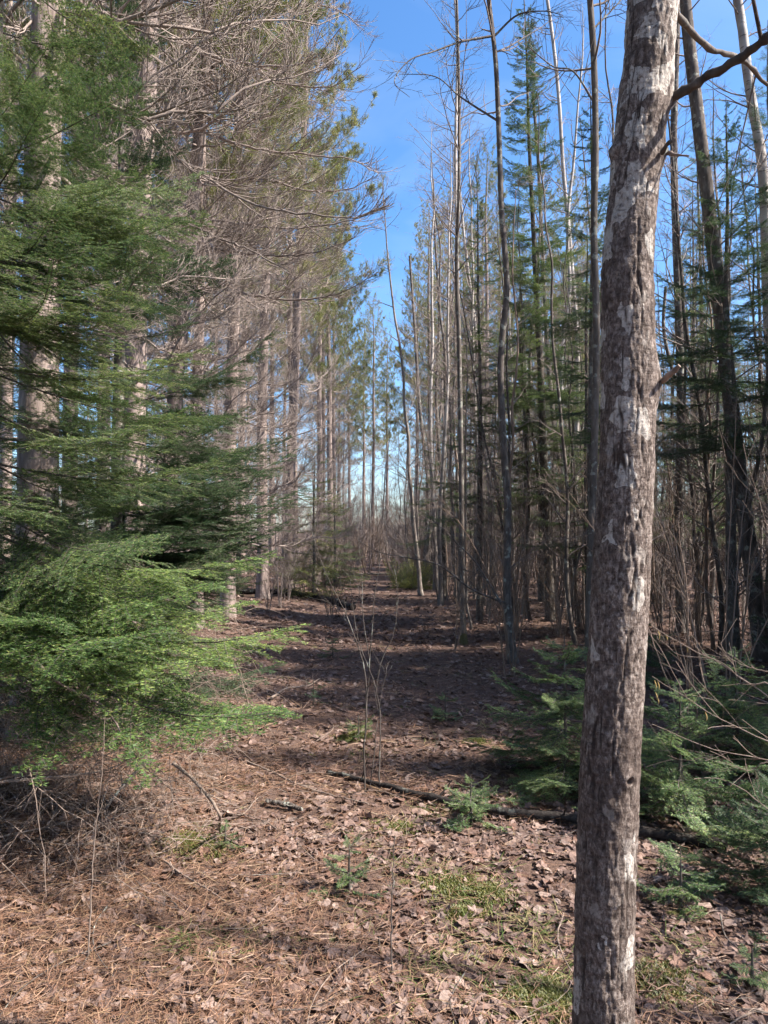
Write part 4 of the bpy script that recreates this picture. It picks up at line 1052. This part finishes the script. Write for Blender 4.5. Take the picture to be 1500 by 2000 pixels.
seedling(740, 1855, 0.07, 'tiny bright fir sprig in the foreground grass', 1208, 0.05, per=4, gap=0.025, z0=0.02)
seedling(1470, 1930, 0.16, 'small light green fir seedling at the lower right corner', 1209, 0.11, per=4, gap=0.04)
seedling(440, 1655, 0.13, 'small dark fir seedling beside the arched twig at left', 1210, 0.12, per=4, gap=0.04)
seedling(870, 1410, 0.30, 'little fir seedling on the path beyond the log', 1211, 0.2, per=3)
seedling(650, 1285, 0.35, 'dim fir seedling in the shaded middle of the path', 1212, 0.22, per=3)
seedling(700, 1445, 0.22, 'yellowish fir seedling behind the hazel shoots', 1213, 0.16, per=4, needles=T_FIR)
seedling(612, 1380, 0.28, 'dark fir seedling left of the hazel shoots', 1214, 0.18, per=3, needles=T_BLUE)
seedling(1230, 1330, 0.85, 'young fir half hidden behind the maple trunk', 1215, 0.7, gap=0.10, per=4, r=0.012, name='young_fir')

# ------------------------------------------------------------------ shrubs, shoots, hazel
def stems_obj(name, label, cat, org, stems, mat, seed, twigs=6, group=None, partname='stem', catkins=()):
    """stems: list of (points (world), r0, r1)"""
    rng = RNG(seed); root = thing(name, org, label, cat, group); first = None
    for P, r0, r1 in stems:
        P = smooth_path(np.asarray(P) - org, 26); R = np.linspace(r0, r1, 26)
        P[1:] += rng.normal(0, r0 * 0.35, P[1:].shape)
        m = MB(); tubes(m, P, R, 6)
        if twigs:
            n = twigs; p, tan, r = sample(P[None], R[None], np.zeros(n, int), rng.uniform(0.3, 0.97, n))
            d = nrm(0.85 * tan + 0.5 * side_dir(tan, rng)); L = rng.uniform(0.08, 0.4, n) * (np.linalg.norm(P[-1] - P[0]) / 1.4)
            Q = grow(p, d, L, 6, rng, 0.10, (0, 0, 0.04)); rr = lin(r * 0.6, np.full(n, 0.001), 6); tubes(m, Q, rr, 3)
            n2 = n * 2; ii = rng.randint(0, n, n2); p, tan, r = sample(Q, rr, ii, rng.uniform(0.2, 0.95, n2)); d = nrm(0.8 * tan + 0.5 * side_dir(tan, rng))
            tubes(m, grow(p, d, rng.uniform(0.04, 0.16, n2), 4, rng, 0.08), lin(r * 0.8, np.full(n2, 0.0008), 4), 3)
        st_ = part(partname, m.mesh(name + '_stem', [mat]), root)
        first = st_ if 'first' not in locals() or first is None else first
    for c in catkins:
        m = MB(); K = 9; t = np.linspace(0, 1, K); L = rng.uniform(0.022, 0.036)
        P = np.c_[0.006 * np.sin(t * 2), 0 * t, -t * L] + (np.asarray(c) - org)
        tubes(m, P, 0.0026 * np.clip(np.sin(t * 2.9 + 0.15), 0.25, 1) * (1 + 0.15 * (np.arange(K) % 2)), 6, cap=True)
        part('catkin', m.mesh('catkin', [M_CATKIN]), first)
    return root

Y = ground(712, 1548)[1]
b = ground(712, 1550)
stems_obj('hazel_sapling', 'thin multi stemmed hazel sapling standing in the middle of the path', 'sapling', b, [
    ([b, at(712, 1450, Y), at(720, 1320, Y), at(726, 1240, Y), at(732, 1160, Y), at(742, 1090, Y), at(738, 1030, Y), at(735, 980, Y)], 0.006, 0.0012),
    ([at(716, 1400, Y), at(712, 1310, Y), at(693, 1245, Y), at(672, 1190, Y), at(645, 1140, Y), at(625, 1090, Y), at(610, 1040, Y)], 0.005, 0.0014),
    ([b + np.array([.09, 0.03, 0]), at(742, 1470, Y), at(742, 1390, Y), at(735, 1345, Y), at(745, 1290, Y), at(770, 1230, Y), at(775, 1150, Y), at(770, 1110, Y)], 0.0055, 0.0014),
    ([at(735, 1345, Y), at(722, 1310, Y), at(700, 1250, Y), at(690, 1190, Y), at(684, 1130, Y)], 0.004, 0.0012),
    ([b + np.array([.03, 0.05, 0]), at(730, 1480, Y), at(738, 1400, Y), at(750, 1330, Y), at(766, 1300, Y)], 0.004, 0.0012),
    ([at(722, 1290, Y), at(710, 1210, Y), at(706, 1120, Y), at(700, 1040, Y), at(704, 960, Y)], 0.003, 0.0009)], M_DARKBARK, 1301, twigs=2)
Yt = 3.1; b = ground(765, 1905)
stems_obj('bare_shoot', 'single thin dark shoot upright in the foreground grass', 'shoot', b, [([b, at(764, 1800, b[1]), at(768, 1700, b[1]), at(770, 1632, b[1])], 0.0035, 0.0015)], M_DARKBARK, 1302, twigs=2)
b = ground(172, 1880)
stems_obj('bare_shoot', 'tall dead shoot upright in the needle covered ground at left', 'shoot', b, [([b, at(178, 1750, b[1]), at(185, 1640, b[1]), at(200, 1500, b[1]), at(205, 1400, b[1])], 0.0032, 0.001)], M_DEADW, 1303, twigs=3)

# arching hazel twigs with catkins, coming in from the right edge
b = base_at(1.95, 2.75, 0.0); b = np.array(b)
def R_(px, py, d): return at(px, py, d)
stems_obj('hazel_shrub', 'leaning hazel twigs with hanging catkins reaching in from the right edge', 'shrub', b, [
    ([b, R_(1760, 1560, 2.8), R_(1600, 1420, 2.85), R_(1500, 1360, 2.9), R_(1420, 1305, 2.95), R_(1340, 1262, 3.0), R_(1272, 1220, 3.05)], 0.006, 0.0013),
    ([R_(1560, 1400, 2.87), R_(1500, 1335, 2.9), R_(1465, 1338, 2.92), R_(1400, 1290, 2.95), R_(1330, 1280, 3.0), R_(1290, 1250, 3.05)], 0.004, 0.0012),
    ([R_(1540, 1320, 2.87), R_(1470, 1305, 2.92), R_(1425, 1285, 2.95), R_(1405, 1255, 2.97)], 0.003, 0.001),
    ([b, R_(1700, 1640, 2.7), R_(1560, 1480, 2.7), R_(1480, 1440, 2.75), R_(1390, 1395, 2.8), R_(1330, 1355, 2.85), R_(1272, 1320, 2.9)], 0.0045, 0.0011),
    ([b, R_(1680, 1680, 2.65), R_(1560, 1510, 2.65), R_(1490, 1482, 2.65), R_(1400, 1465, 2.7), R_(1330, 1440, 2.75), R_(1275, 1414, 2.8)], 0.0045, 0.0011),
    ([b, R_(1680, 1700, 2.6), R_(1500, 1580, 2.6), R_(1450, 1540, 2.65), R_(1400, 1520, 2.7), R_(1355, 1522, 2.7)], 0.004, 0.0011),
    ([R_(1520, 1490, 2.65), R_(1490, 1490, 2.66), R_(1460, 1505, 2.67), R_(1415, 1480, 2.68)], 0.002, 0.0009),
    ([b, R_(1640, 1500, 2.75), R_(1555, 1250, 2.8), R_(1520, 1050, 2.85), R_(1500, 950, 2.9)], 0.005, 0.0015)], M_DEADW, 1304, twigs=6,
    catkins=[R_(1285, 1232, 3.04), R_(1300, 1240, 3.03), R_(1340, 1262, 3.0), R_(1278, 1328, 2.9), R_(1284, 1330, 2.89), R_(1280, 1352, 2.88), R_(1377, 1390, 2.81), R_(1283, 1360, 2.88)])
# hazel clumps behind the maple
def hazel_clump(x, y, H, n, label, seed, group=None, mat=None, spread=0.35, twigs=7, r=0.010, name='hazel_shrub'):
    rng = RNG(seed); b = np.array(base_at(x, y, 0.03)); st = []
    for k in range(n):
        a = rng.uniform(0, 6.3); o = np.array([math.cos(a), math.sin(a), 0]) ; h = H * rng.uniform(0.6, 1.05); s = spread * h * rng.uniform(0.3, 1.1)
        p0 = b + o * rng.uniform(0, 0.12); bend = np.array([rng.normal(0, .1), rng.normal(0, .1), 0]) * h
        st.append(([p0, p0 + o * s * 0.25 + [0, 0, h * 0.33], p0 + o * s * 0.6 + bend * 0.5 + [0, 0, h * 0.68], p0 + o * s * 1.1 + bend + [0, 0, h]], r * rng.uniform(0.6, 1.1), 0.002))
    return stems_obj(name, label, 'shrub', b, st, mat or M_HAZEL, seed, twigs, group)
hazel_clump(2.15, 5.0, 2.2, 6, 'tall hazel clump just right of the maple trunk', 1311)
hazel_clump(2.75, 6.0, 2.6, 7, 'hazel clump under the dark fir boughs near the right edge', 1312)
hazel_clump(3.2, 4.9, 2.4, 6, 'hazel clump leaning in at the right edge', 1313, spread=0.5)
hazel_clump(1.45, 8.4, 2.4, 5, 'hazel clump at the foot of the dark crooked sapling', 1314)
hazel_clump(0.95, 10.2, 1.8, 5, 'thin hazel shoots by the mossy footed tree', 1315, r=0.006)
rngh = RNG(55)
def hazel_variant(seed, H, n, mat, spread, twigs, r):
    rng = RNG(seed); out = []
    for k in range(n):
        a = rng.uniform(0, 6.3); o = np.array([math.cos(a), math.sin(a), 0]); h = H * rng.uniform(0.6, 1.05); sp = spread * h * rng.uniform(0.3, 1.1)
        p0 = o * rng.uniform(0, 0.15); bend = np.array([rng.normal(0, .12), rng.normal(0, .12), 0]) * h
        P = smooth_path(np.array([p0, p0 + o * sp * 0.25 + [0, 0, h * 0.33], p0 + o * sp * 0.6 + bend * 0.5 + [0, 0, h * 0.68], p0 + o * sp * 1.1 + bend + [0, 0, h]]), 14)
        R = np.linspace(r * rng.uniform(0.6, 1.1), 0.0025, 14); m = MB(); tubes(m, P, R, 5)
        p, tan, rr_ = sample(P[None], R[None], np.zeros(twigs, int), rng.uniform(0.15, 0.97, twigs))
        d = nrm(0.7 * tan + 0.7 * side_dir(tan, rng)); L = rng.uniform(0.1, 0.5, twigs) * h / 1.8
        Q = grow(p, d, L, 5, rng, 0.12, (0, 0, 0.04)); rq = lin(rr_ * 0.6, np.full(twigs, 0.002), 5); tubes(m, Q, rq, 3)
        n2 = twigs * 3; ii = rng.randint(0, twigs, n2); p, tan, rr_ = sample(Q, rq, ii, rng.uniform(0.2, 0.95, n2)); d = nrm(0.75 * tan + 0.65 * side_dir(tan, rng))
        tubes(m, grow(p, d, rng.uniform(0.06, 0.3, n2), 4, rng, 0.1), lin(rr_ * 0.8, np.full(n2, 0.0018), 4), 3)
        out.append(m.mesh('shrub_stem', [mat]))
    return out
HAZELS = [hazel_variant(1330 + k, [2.4, 3.2, 1.8, 2.8, 3.6, 2.0][k], 7, M_HAZEL if k % 2 else M_TWIG, [0.45, 0.35, 0.6, 0.5, 0.3, 0.55][k], 12, 0.011) for k in range(6)]
def shrub(x, y, k, label, group, sc=1.0):
    root = thing('bare_shrub', base_at(x, y, 0.03), label, 'shrub', group, (0, 0, rngh.uniform(0, 6.3)), sc)
    for me in HAZELS[k % 6]: part('stem', me, root)
for k in range(70):
    y = rngh.uniform(9.5, 34); x = rngh.uniform(1.3, 0.56 * y + 0.5)
    shrub(x, y, k, 'bare brown shrub in the understorey of the right hand wood', 'bare shrubs of the right hand wood', rngh.uniform(0.7, 1.15))
for k in range(52):
    if k < 34: y = rngh.uniform(13.5, 34); x = -2.15 + rngh.normal(0, 0.4)
    else: y = rngh.uniform(13, 34); x = rngh.uniform(-0.5 * y - 0.3, -2.6)
    shrub(x, y, k, 'bare brown shrub under the pines left of the path', 'bare shrubs under the left pines', rngh.uniform(0.6, 1.0))
for k in range(60):
    y = rngh.uniform(28, 50)
    shrub(rngh.uniform(-2.6, 4.0) if y > 32 else rngh.choice([-1, 1]) * rngh.uniform(0.7, 1.8), y, k, 'bare brown shrub in the thicket closing the far end of the path', 'bare shrubs at the far end of the path', rngh.uniform(0.9, 1.8))

# ------------------------------------------------------------------ the right-hand wood: thin leafless trees
rngt = RNG(66); placed = []
def ok(x, y, dmin):
    return all((x - a) ** 2 + (y - b_) ** 2 > dmin * dmin for a, b_ in placed)
count = 0
while count < 110:
    y = 7.5 + 30 * rngt.rand() ** 0.8
    x = rngt.uniform(1.5 + 0.012 * y, 0.58 * y + 1.0)
    if y < 11 and x < 2.0: continue
    if not ok(x, y, 0.5): continue
    placed.append((x, y)); count += 1
    u = rngt.rand()
    if u < 0.3: var, nm, lb, gr = BARE_DARK[rngt.randint(6)], 'bare_tree', 'thin dark leafless tree in the right hand wood', 'dark leafless trees of the right hand wood'
    elif u < 0.86: var, nm, lb, gr = BARE_GREY[rngt.randint(4)], 'bare_tree', 'thin grey leafless tree in the right hand wood', 'grey leafless trees of the right hand wood'
    elif y < 13: var, nm, lb, gr = BARE_GREY[2], 'bare_tree', 'thin grey leafless tree in the right hand wood', 'grey leafless trees of the right hand wood'
    else: var, nm, lb, gr = BARE_BIRCH[rngt.randint(3)], 'birch_tree', 'thin white birch in the right hand wood', 'white birches of the right hand wood'
    bare_tree(x, y, var, lb, 1500 + count, gr, nm, rngt.uniform(0.75, 1.2), (rngt.normal(-0.02, 0.035), rngt.normal(0, 0.03)))
for k in range(210):
    y = 8.0 + 26 * rngt.rand() ** 0.8; x = rngt.uniform(1.35 + 0.008 * y, 0.58 * y + 0.6)
    bare_tree(x, y, BARE_THIN[k % 5], 'pole thin leafless sapling crowding the right hand wood', 2600 + k, 'thin saplings of the right hand wood', 'bare_sapling', rngt.uniform(0.8, 1.25), (rngt.normal(0, 0.06), rngt.normal(0, 0.05)))
for k in range(14):
    y = rngt.uniform(17, 34); x = rngt.uniform(0.8, 2.0)
    bare_tree(x, y, (BARE_GREY + BARE_THIN)[k % 9], 'slender leafless tree edging the right side of the path', 2850 + k, 'slender trees edging the path', 'bare_tree', rngt.uniform(0.8, 1.3), (rngt.normal(-0.03, 0.05), rngt.normal(0, 0.03)))
for k, (x, y) in enumerate(((1.3, 17.0), (2.0, 15.2), (1.5, 21.5), (2.6, 17.6), (3.2, 18.8))):
    bare_tree(x, y, BARE_BIRCH[k % 3], 'tall birch with a fine twiggy crown edging the path', 2880 + k, 'tall birches edging the path', 'birch_tree', 1.0 + 0.06 * (k % 4), (rngt.normal(-0.015, 0.02), rngt.normal(0, 0.02)))
for k in range(34):
    y = rngt.uniform(32, 62); x = rngt.uniform(-2.2, 3.0) if k % 2 else rngt.uniform(0.3, 4)
    bare_tree(x, y, BARE_GREY[k % 4], 'small leafless tree beyond the end of the path', 1700 + k, 'leafless trees beyond the end of the path', 'bare_tree', rngt.uniform(0.6, 1.0))

# trees beside and behind the camera that shade the foreground
for k, (x, y, H) in enumerate(((8.2, 3.3, 10.5), (8.0, 4.4, 10.5), (6.2, 5.9, 10), (6.7, 7.0, 10.5), (6.3, 6.9, 10), (7.0, 8.3, 10.5), (5.9, 5.4, 7.0), (4.6, 6.0, 6.4), (5.2, 7.2, 7.2), (7.5, 6.0, 8.5), (6.4, 8.2, 8.0))):
    fir_tree(x, y, H, 0.08, 'fir just outside the right edge shading the path', 1800 + k, 1.7, z0=0.6, gap=0.19, per=5, needles=T_BLUE, mode='far', group='firs beyond the right edge')
for k, (x, y) in enumerate(((6.5, 1.2), (9.5, 2.6), (11.5, 3.1), (10.5, 3.6), (12.5, 2.2))):
    bare_tree(x, y, BARE_GREY[k % 4], 'leafless tree just outside the right edge', 1820 + k, 'leafless trees beyond the right edge', 'bare_tree', 1.2)

rngb = RNG(71)
for k, (x, y) in enumerate(((-3.2, 1.4), (-3.0, -1.6), (-5.8, 3.6), (-6.0, -0.4), (-2.6, -4.6), (-5.4, -4.0), (-0.6, -5.5), (2.0, -6.0), (5.0, -5.2), (-9.0, 1.5), (-3.5, -8.0), (4.2, -9.0), (-8.4, 6.5))):
    pine(x, y, 'pine standing behind or beside the camera, outside the picture', 2900 + k, 'pines outside the picture', scale=rngb.uniform(0.9, 1.05))
for k, (x, y, H) in enumerate(((-1.9, -2.6, 7), (-4.2, -2.4, 8), (1.2, -4.2, 7), (-4.6, 1.6, 8), (3.6, -6.5, 8), (-1.2, -7, 8))):
    fir_tree(x, y, H, 0.07, 'fir standing behind or beside the camera, outside the picture', 2950 + k, 1.8, z0=0.4, gap=0.3, per=4, needles=T_BLUE, mode='far', group='firs outside the picture')

# ------------------------------------------------------------------ far wood as one mass
def far_woods():
    rng = RNG(88); mb = MB()
    lows = []
    for v in range(6):
        r2 = RNG(950 + v); m = MB()
        if v < 3:
            H = [10, 13, 8][v]; K = 6; t = np.linspace(0, 1, K)
            P = np.c_[0.15 * r2.normal(size=K).cumsum(), 0.15 * r2.normal(size=K).cumsum(), t * H]; P[:, :2] -= P[0, :2]; R = 0.08 * (1 - t) + 0.015
            tubes(m, P, R, 4); n = 16
            p, tan, r = sample(P[None], R[None], np.zeros(n, int), r2.uniform(0.15, 0.97, n)); d = nrm(0.6 * tan + 0.8 * side_dir(tan, r2)); L = r2.uniform(0.8, 2.2, n)
        else:
            H = [3.5, 5, 2.6][v - 3]; n = 9; p = np.c_[r2.normal(0, 0.3, n), r2.normal(0, 0.3, n), np.zeros(n)]; d = np.c_[r2.normal(0, 0.3, n), r2.normal(0, 0.3, n), np.ones(n)]; L = H * r2.uniform(0.6, 1.05, n)
        Q = grow(p, d, L, 4, r2, 0.12, (0, 0, 0.03)); rq = lin(np.full(n, 0.022), np.full(n, 0.010), 4); tubes(m, Q, rq, 3)
        n2 = n * 3; ii = r2.randint(0, n, n2); p, tan, r = sample(Q, rq, ii, r2.uniform(0.2, 0.97, n2)); d = nrm(0.75 * tan + 0.7 * side_dir(tan, r2))
        tubes(m, grow(p, d, r2.uniform(0.4, 1.2, n2), 3, r2, 0.1), lin(r * 0.8, np.full(n2, 0.008), 3), 3); lows.append(m)
    for k in range(480):
        a = rng.uniform(-0.62, 0.62); d = rng.uniform(46, 150)
        if k % 3 == 0: a = rng.uniform(-0.10, 0.14)
        x, y = d * math.sin(a), d * math.cos(a)
        v = k % 6 if abs(a) > 0.05 else 3 + k % 3
        mb.merge(lows[v], rotm(rng.uniform(0, 6.3), 0, 0, rng.uniform(0.7, 1.3), (x, y, float(gh(x, y)))))
    o = part('far_woods', mb.mesh('far_woods', [M_TWIG]))
    tag(o, 'distant mass of brown leafless woods beyond the path', 'woods', None, 'stuff')
far_woods()

# ------------------------------------------------------------------ fallen wood and dead twigs
def fallen(name, label, pts, r0, r1, mat, seed, stubs=3, group=None, cat='fallen branch', lift=0.6, K=40, twigs=0):
    rng = RNG(seed); g = np.array([ground(*p) if len(p) == 2 else p for p in pts])
    for i in range(len(g)): g[i, 2] = max(g[i, 2], float(gh(g[i, 0], g[i, 1]))) + (max(r0, r1) * 0.7 + 0.022 if len(pts[i]) == 2 else 0)
    org = g[0].copy(); P = smooth_path(g - org, K); P[1:-1] += rng.normal(0, r0 * 0.18, P[1:-1].shape)
    R = np.linspace(r0, r1, K) * (1 + 0.10 * rng.normal(size=K)); m = MB(); tubes(m, P, np.clip(R, r1 * 0.5, None), 9, cap=True)
    if stubs:
        p, tan, r = sample(P[None], R[None], np.zeros(stubs, int), rng.uniform(0.1, 0.95, stubs)); sdv = side_dir(tan, rng); sdv[:, 2] = np.abs(sdv[:, 2])
        tubes(m, grow(p, nrm(0.6 * tan + sdv), rng.uniform(0.03, 0.16, stubs) * (1 + 8 * r0), 4, rng, 0.1), lin(r * 0.35, r * 0.15, 4), 5)
    if twigs:
        p, tan, r = sample(P[None], R[None], np.zeros(twigs, int), rng.uniform(0.2, 0.97, twigs)); sdv = side_dir(tan, rng); sdv[:, 2] = np.abs(sdv[:, 2]) * 0.4
        Q = grow(p, nrm(0.9 * tan + 0.6 * sdv), rng.uniform(0.1, 0.4, twigs), 6, rng, 0.12); tubes(m, Q, lin(r * 0.5, np.full(twigs, 0.001), 6), 3)
    root = thing(name, org, label, cat, group)
    part('wood', m.mesh(name, [mat]), root)
fallen('fallen_log', 'long dark wet log lying across the path behind the maple', [(640, 1520), (720, 1540), (830, 1568), (930, 1592), (1020, 1603), (1110, 1612), (1250, 1640), (1350, 1655), (1420, 1668)], 0.015, 0.029, M_LOG, 1901, 5)
fallen('fallen_log', 'dark curved log lying at the left of the path far ahead', [(470, 1160), (540, 1163), (600, 1168), (650, 1180), (690, 1192)], 0.06, 0.075, M_LOG, 1902, 6)
fallen('fallen_log', 'thin straight pole lying across the far end of the path', [(545, 1128), (620, 1126), (690, 1124), (760, 1124)], 0.05, 0.04, M_DARKBARK, 1903, 4)
fallen('fallen_branch', 'pale forked stick curving down to the ground below the left fir tip', [(340, 1495, 0)[:2] and tuple(at(338, 1490, 3.75)), tuple(at(390, 1535, 3.65)), tuple(at(428, 1590, 3.5)), (432, 1640), (480, 1670)], 0.009, 0.004, M_DEADW, 1904, 2, twigs=4)
fallen('fallen_branch', 'long pale stick lying on the needles at the left edge', [tuple(at(-60, 1535, 3.2)), tuple(at(0, 1527, 3.25)), tuple(at(100, 1518, 3.3)), tuple(at(200, 1505, 3.35)), tuple(at(258, 1480, 3.4))], 0.007, 0.003, M_DEADW, 1905, 2, twigs=4)
fallen('fallen_branch', 'thin stick slanting above the long pale one at the left edge', [tuple(at(-40, 1530, 3.5)), tuple(at(60, 1507, 3.5)), tuple(at(150, 1480, 3.55)), tuple(at(230, 1455, 3.6)), tuple(at(300, 1425, 3.65))], 0.005, 0.002, M_DEADW, 1906, 2, twigs=5)
fallen('fallen_branch', 'dark straight stick propped in the needles left of centre', [tuple(at(205, 1580, 3.35)), tuple(at(240, 1535, 3.45)), tuple(at(280, 1490, 3.6))], 0.007, 0.006, M_DARKBARK, 1907, 1)
fallen('fallen_branch', 'curved bare stick on the litter beyond the left fir tip', [(480, 1495), (540, 1520), (600, 1548), (720, 1580)], 0.008, 0.004, M_DEADW, 1908, 3, twigs=5)
fallen('fallen_branch', 'mossy short stick lying left of the log', [(520, 1575), (560, 1582), (590, 1592)], 0.014, 0.012, M_DARKBARK, 1909, 2)
fallen('fallen_branch', 'slim broken twig lying diagonal in the needle litter at left', [(318, 1688), (350, 1715), (400, 1745), (440, 1772)], 0.005, 0.003, M_DEADW, 1910, 2, twigs=3)
fallen('fallen_branch', 'bleached twig lying across the lower left sunlit needles', [(0, 1645), (60, 1632), (120, 1618), (190, 1590)], 0.005, 0.003, M_DEADW, 1911, 2, twigs=4)
fallen('fallen_branch', 'thin branch bowed over the leaves between fir and hazel', [(420, 1585), (470, 1600), (500, 1570), (520, 1560)], 0.004, 0.002, M_DEADW, 1912, 1, twigs=4)
fallen('fallen_branch', 'grey arched stick on the path left of the hazel shoots', [(530, 1370), (560, 1350), (600, 1345), (625, 1330)], 0.012, 0.005, M_DEADW, 1913, 2, twigs=4)
rngf = RNG(99)
for k in range(110):
    y = 2.3 * (14 / 2.3) ** rngf.rand(); x = rngf.uniform(-0.52, 0.52) * y; a = rngf.uniform(0, 6.3); L = rngf.uniform(0.12, 0.6)
    pts = []
    for s in np.linspace(0, 1, 4):
        xx = x + math.cos(a + 0.5 * s) * L * s; yy = y + math.sin(a + 0.5 * s) * L * s
        pts.append((xx, yy, float(gh(xx, yy)) + 0.018 + 0.02 * rngf.rand()))
    fallen('fallen_twig', 'small dry twig lying in the leaf litter', pts, rngf.uniform(0.0016, 0.004), 0.0012, M_DEADW if k % 3 else M_DARKBARK, 2000 + k, 1, 'small twigs scattered on the ground', 'twig', K=10, twigs=2)

# tangle of dead twigs under the left firs
def tangle():
    rng = RNG(123); mb = MB()
    for n, (x0, x1), (y0, y1), (z0, z1), Lr, wob in ((620, (-2.5, -0.95), (3.2, 4.6), (0.0, 0.55), (0.2, 0.7), 0.16), (360, (-2.7, -1.6), (4.2, 5.4), (0.2, 1.4), (0.2, 0.8), 0.14), (260, (-2.5, -1.2), (5.2, 7.0), (0.1, 1.0), (0.2, 0.8), 0.14)):
        x = rng.uniform(x0, x1, n); y = rng.uniform(y0, y1, n)
        p = np.c_[x, y, gh(x, y) + z0 + (z1 - z0) * rng.rand(n) ** 1.5]
        d = rng.normal(size=(n, 3)) * np.array([1, 1, 0.7]); L = rng.uniform(*Lr, n)
        Q = grow(p, d, L, 8, rng, wob, (0, 0, -0.10)); Q[:, :, 2] = np.maximum(Q[:, :, 2], gh(Q[:, :, 0], Q[:, :, 1]) + 0.01)
        r = rng.uniform(0.0012, 0.003, n); rr = lin(r, r * 0.4, 8); tubes(mb, Q, rr, 3)
        n2 = n * 3; ii = rng.randint(0, n, n2); p, tan, r = sample(Q, rr, ii, rng.uniform(0.1, 0.95, n2))
        d = nrm(0.7 * tan + 0.8 * side_dir(tan, rng)); tubes(mb, grow(p, d, rng.uniform(0.05, 0.25, n2), 5, rng, 0.15, (0, 0, -0.1)), lin(r * 0.7, r * 0.3, 5), 3)
    o = part('dead_twigs', mb.mesh('dead_twigs', [M_DEADW]))
    tag(o, 'tangle of brittle dead brown twigs beneath the left firs', 'dead twigs', None, 'stuff')
tangle()
# long arching dead boughs in front of the left fir
fallen('fallen_branch', 'long bare bough arching down in front of the left fir', [tuple(at(68, 1285, 3.3)), tuple(at(110, 1330, 3.3)), tuple(at(200, 1378, 3.3)), tuple(at(230, 1420, 3.3)), tuple(at(275, 1490, 3.3)), tuple(at(345, 1550, 3.3))], 0.0065, 0.002, M_DEADW, 1920, 2, twigs=5)

# ------------------------------------------------------------------ tell the members of small groups apart
ORD = ['first', 'second', 'third', 'fourth', 'fifth', 'sixth', 'seventh', 'eighth', 'ninth', 'tenth', 'eleventh', 'twelfth', 'thirteenth', 'fourteenth', 'fifteenth', 'sixteenth', 'seventeenth', 'eighteenth', 'nineteenth', 'twentieth']
def ordinal(group, fmt, key):
    m = sorted([o for o in bpy.data.objects if o.get('group') == group], key=key)
    if len(m) > 20: return
    for k, o in enumerate(m): o['label'] = fmt % ORD[k]
by_y = lambda o: o.location.y
by_x = lambda o: o.location.x / o.location.y
ordinal('far pines of the front row', 'tall pine, %s of the far front row left of the path, counting away', by_y)
ordinal('far pines right of the path', 'green topped pine far off, %s from the path among those rising on its right', by_x)
ordinal('narrow firs in the right hand wood', 'narrow fir of the right hand wood, %s of its kind counted from the path', by_x)
ordinal('white birches of the right hand wood', 'thin white birch of the right hand wood, %s of the birches counted from the path', by_x)
ordinal('pines of the rear rows', 'tall pine behind the front row, %s of the rear pines from the left edge', by_x)
ordinal('understorey firs among the left pines', 'understorey fir between the left pines, %s of its kind from the left edge', by_x)
ordinal('slender trees edging the path', 'slender leafless tree edging the path on its right, %s counted away from the camera', by_y)
ordinal('pines deep behind the right hand wood', 'pale green pine deep behind the right hand wood, %s of them from the path', by_x)
ordinal('tall birches edging the path', 'tall birch with fine twiggy crown, %s of the birches edging the path', by_x)
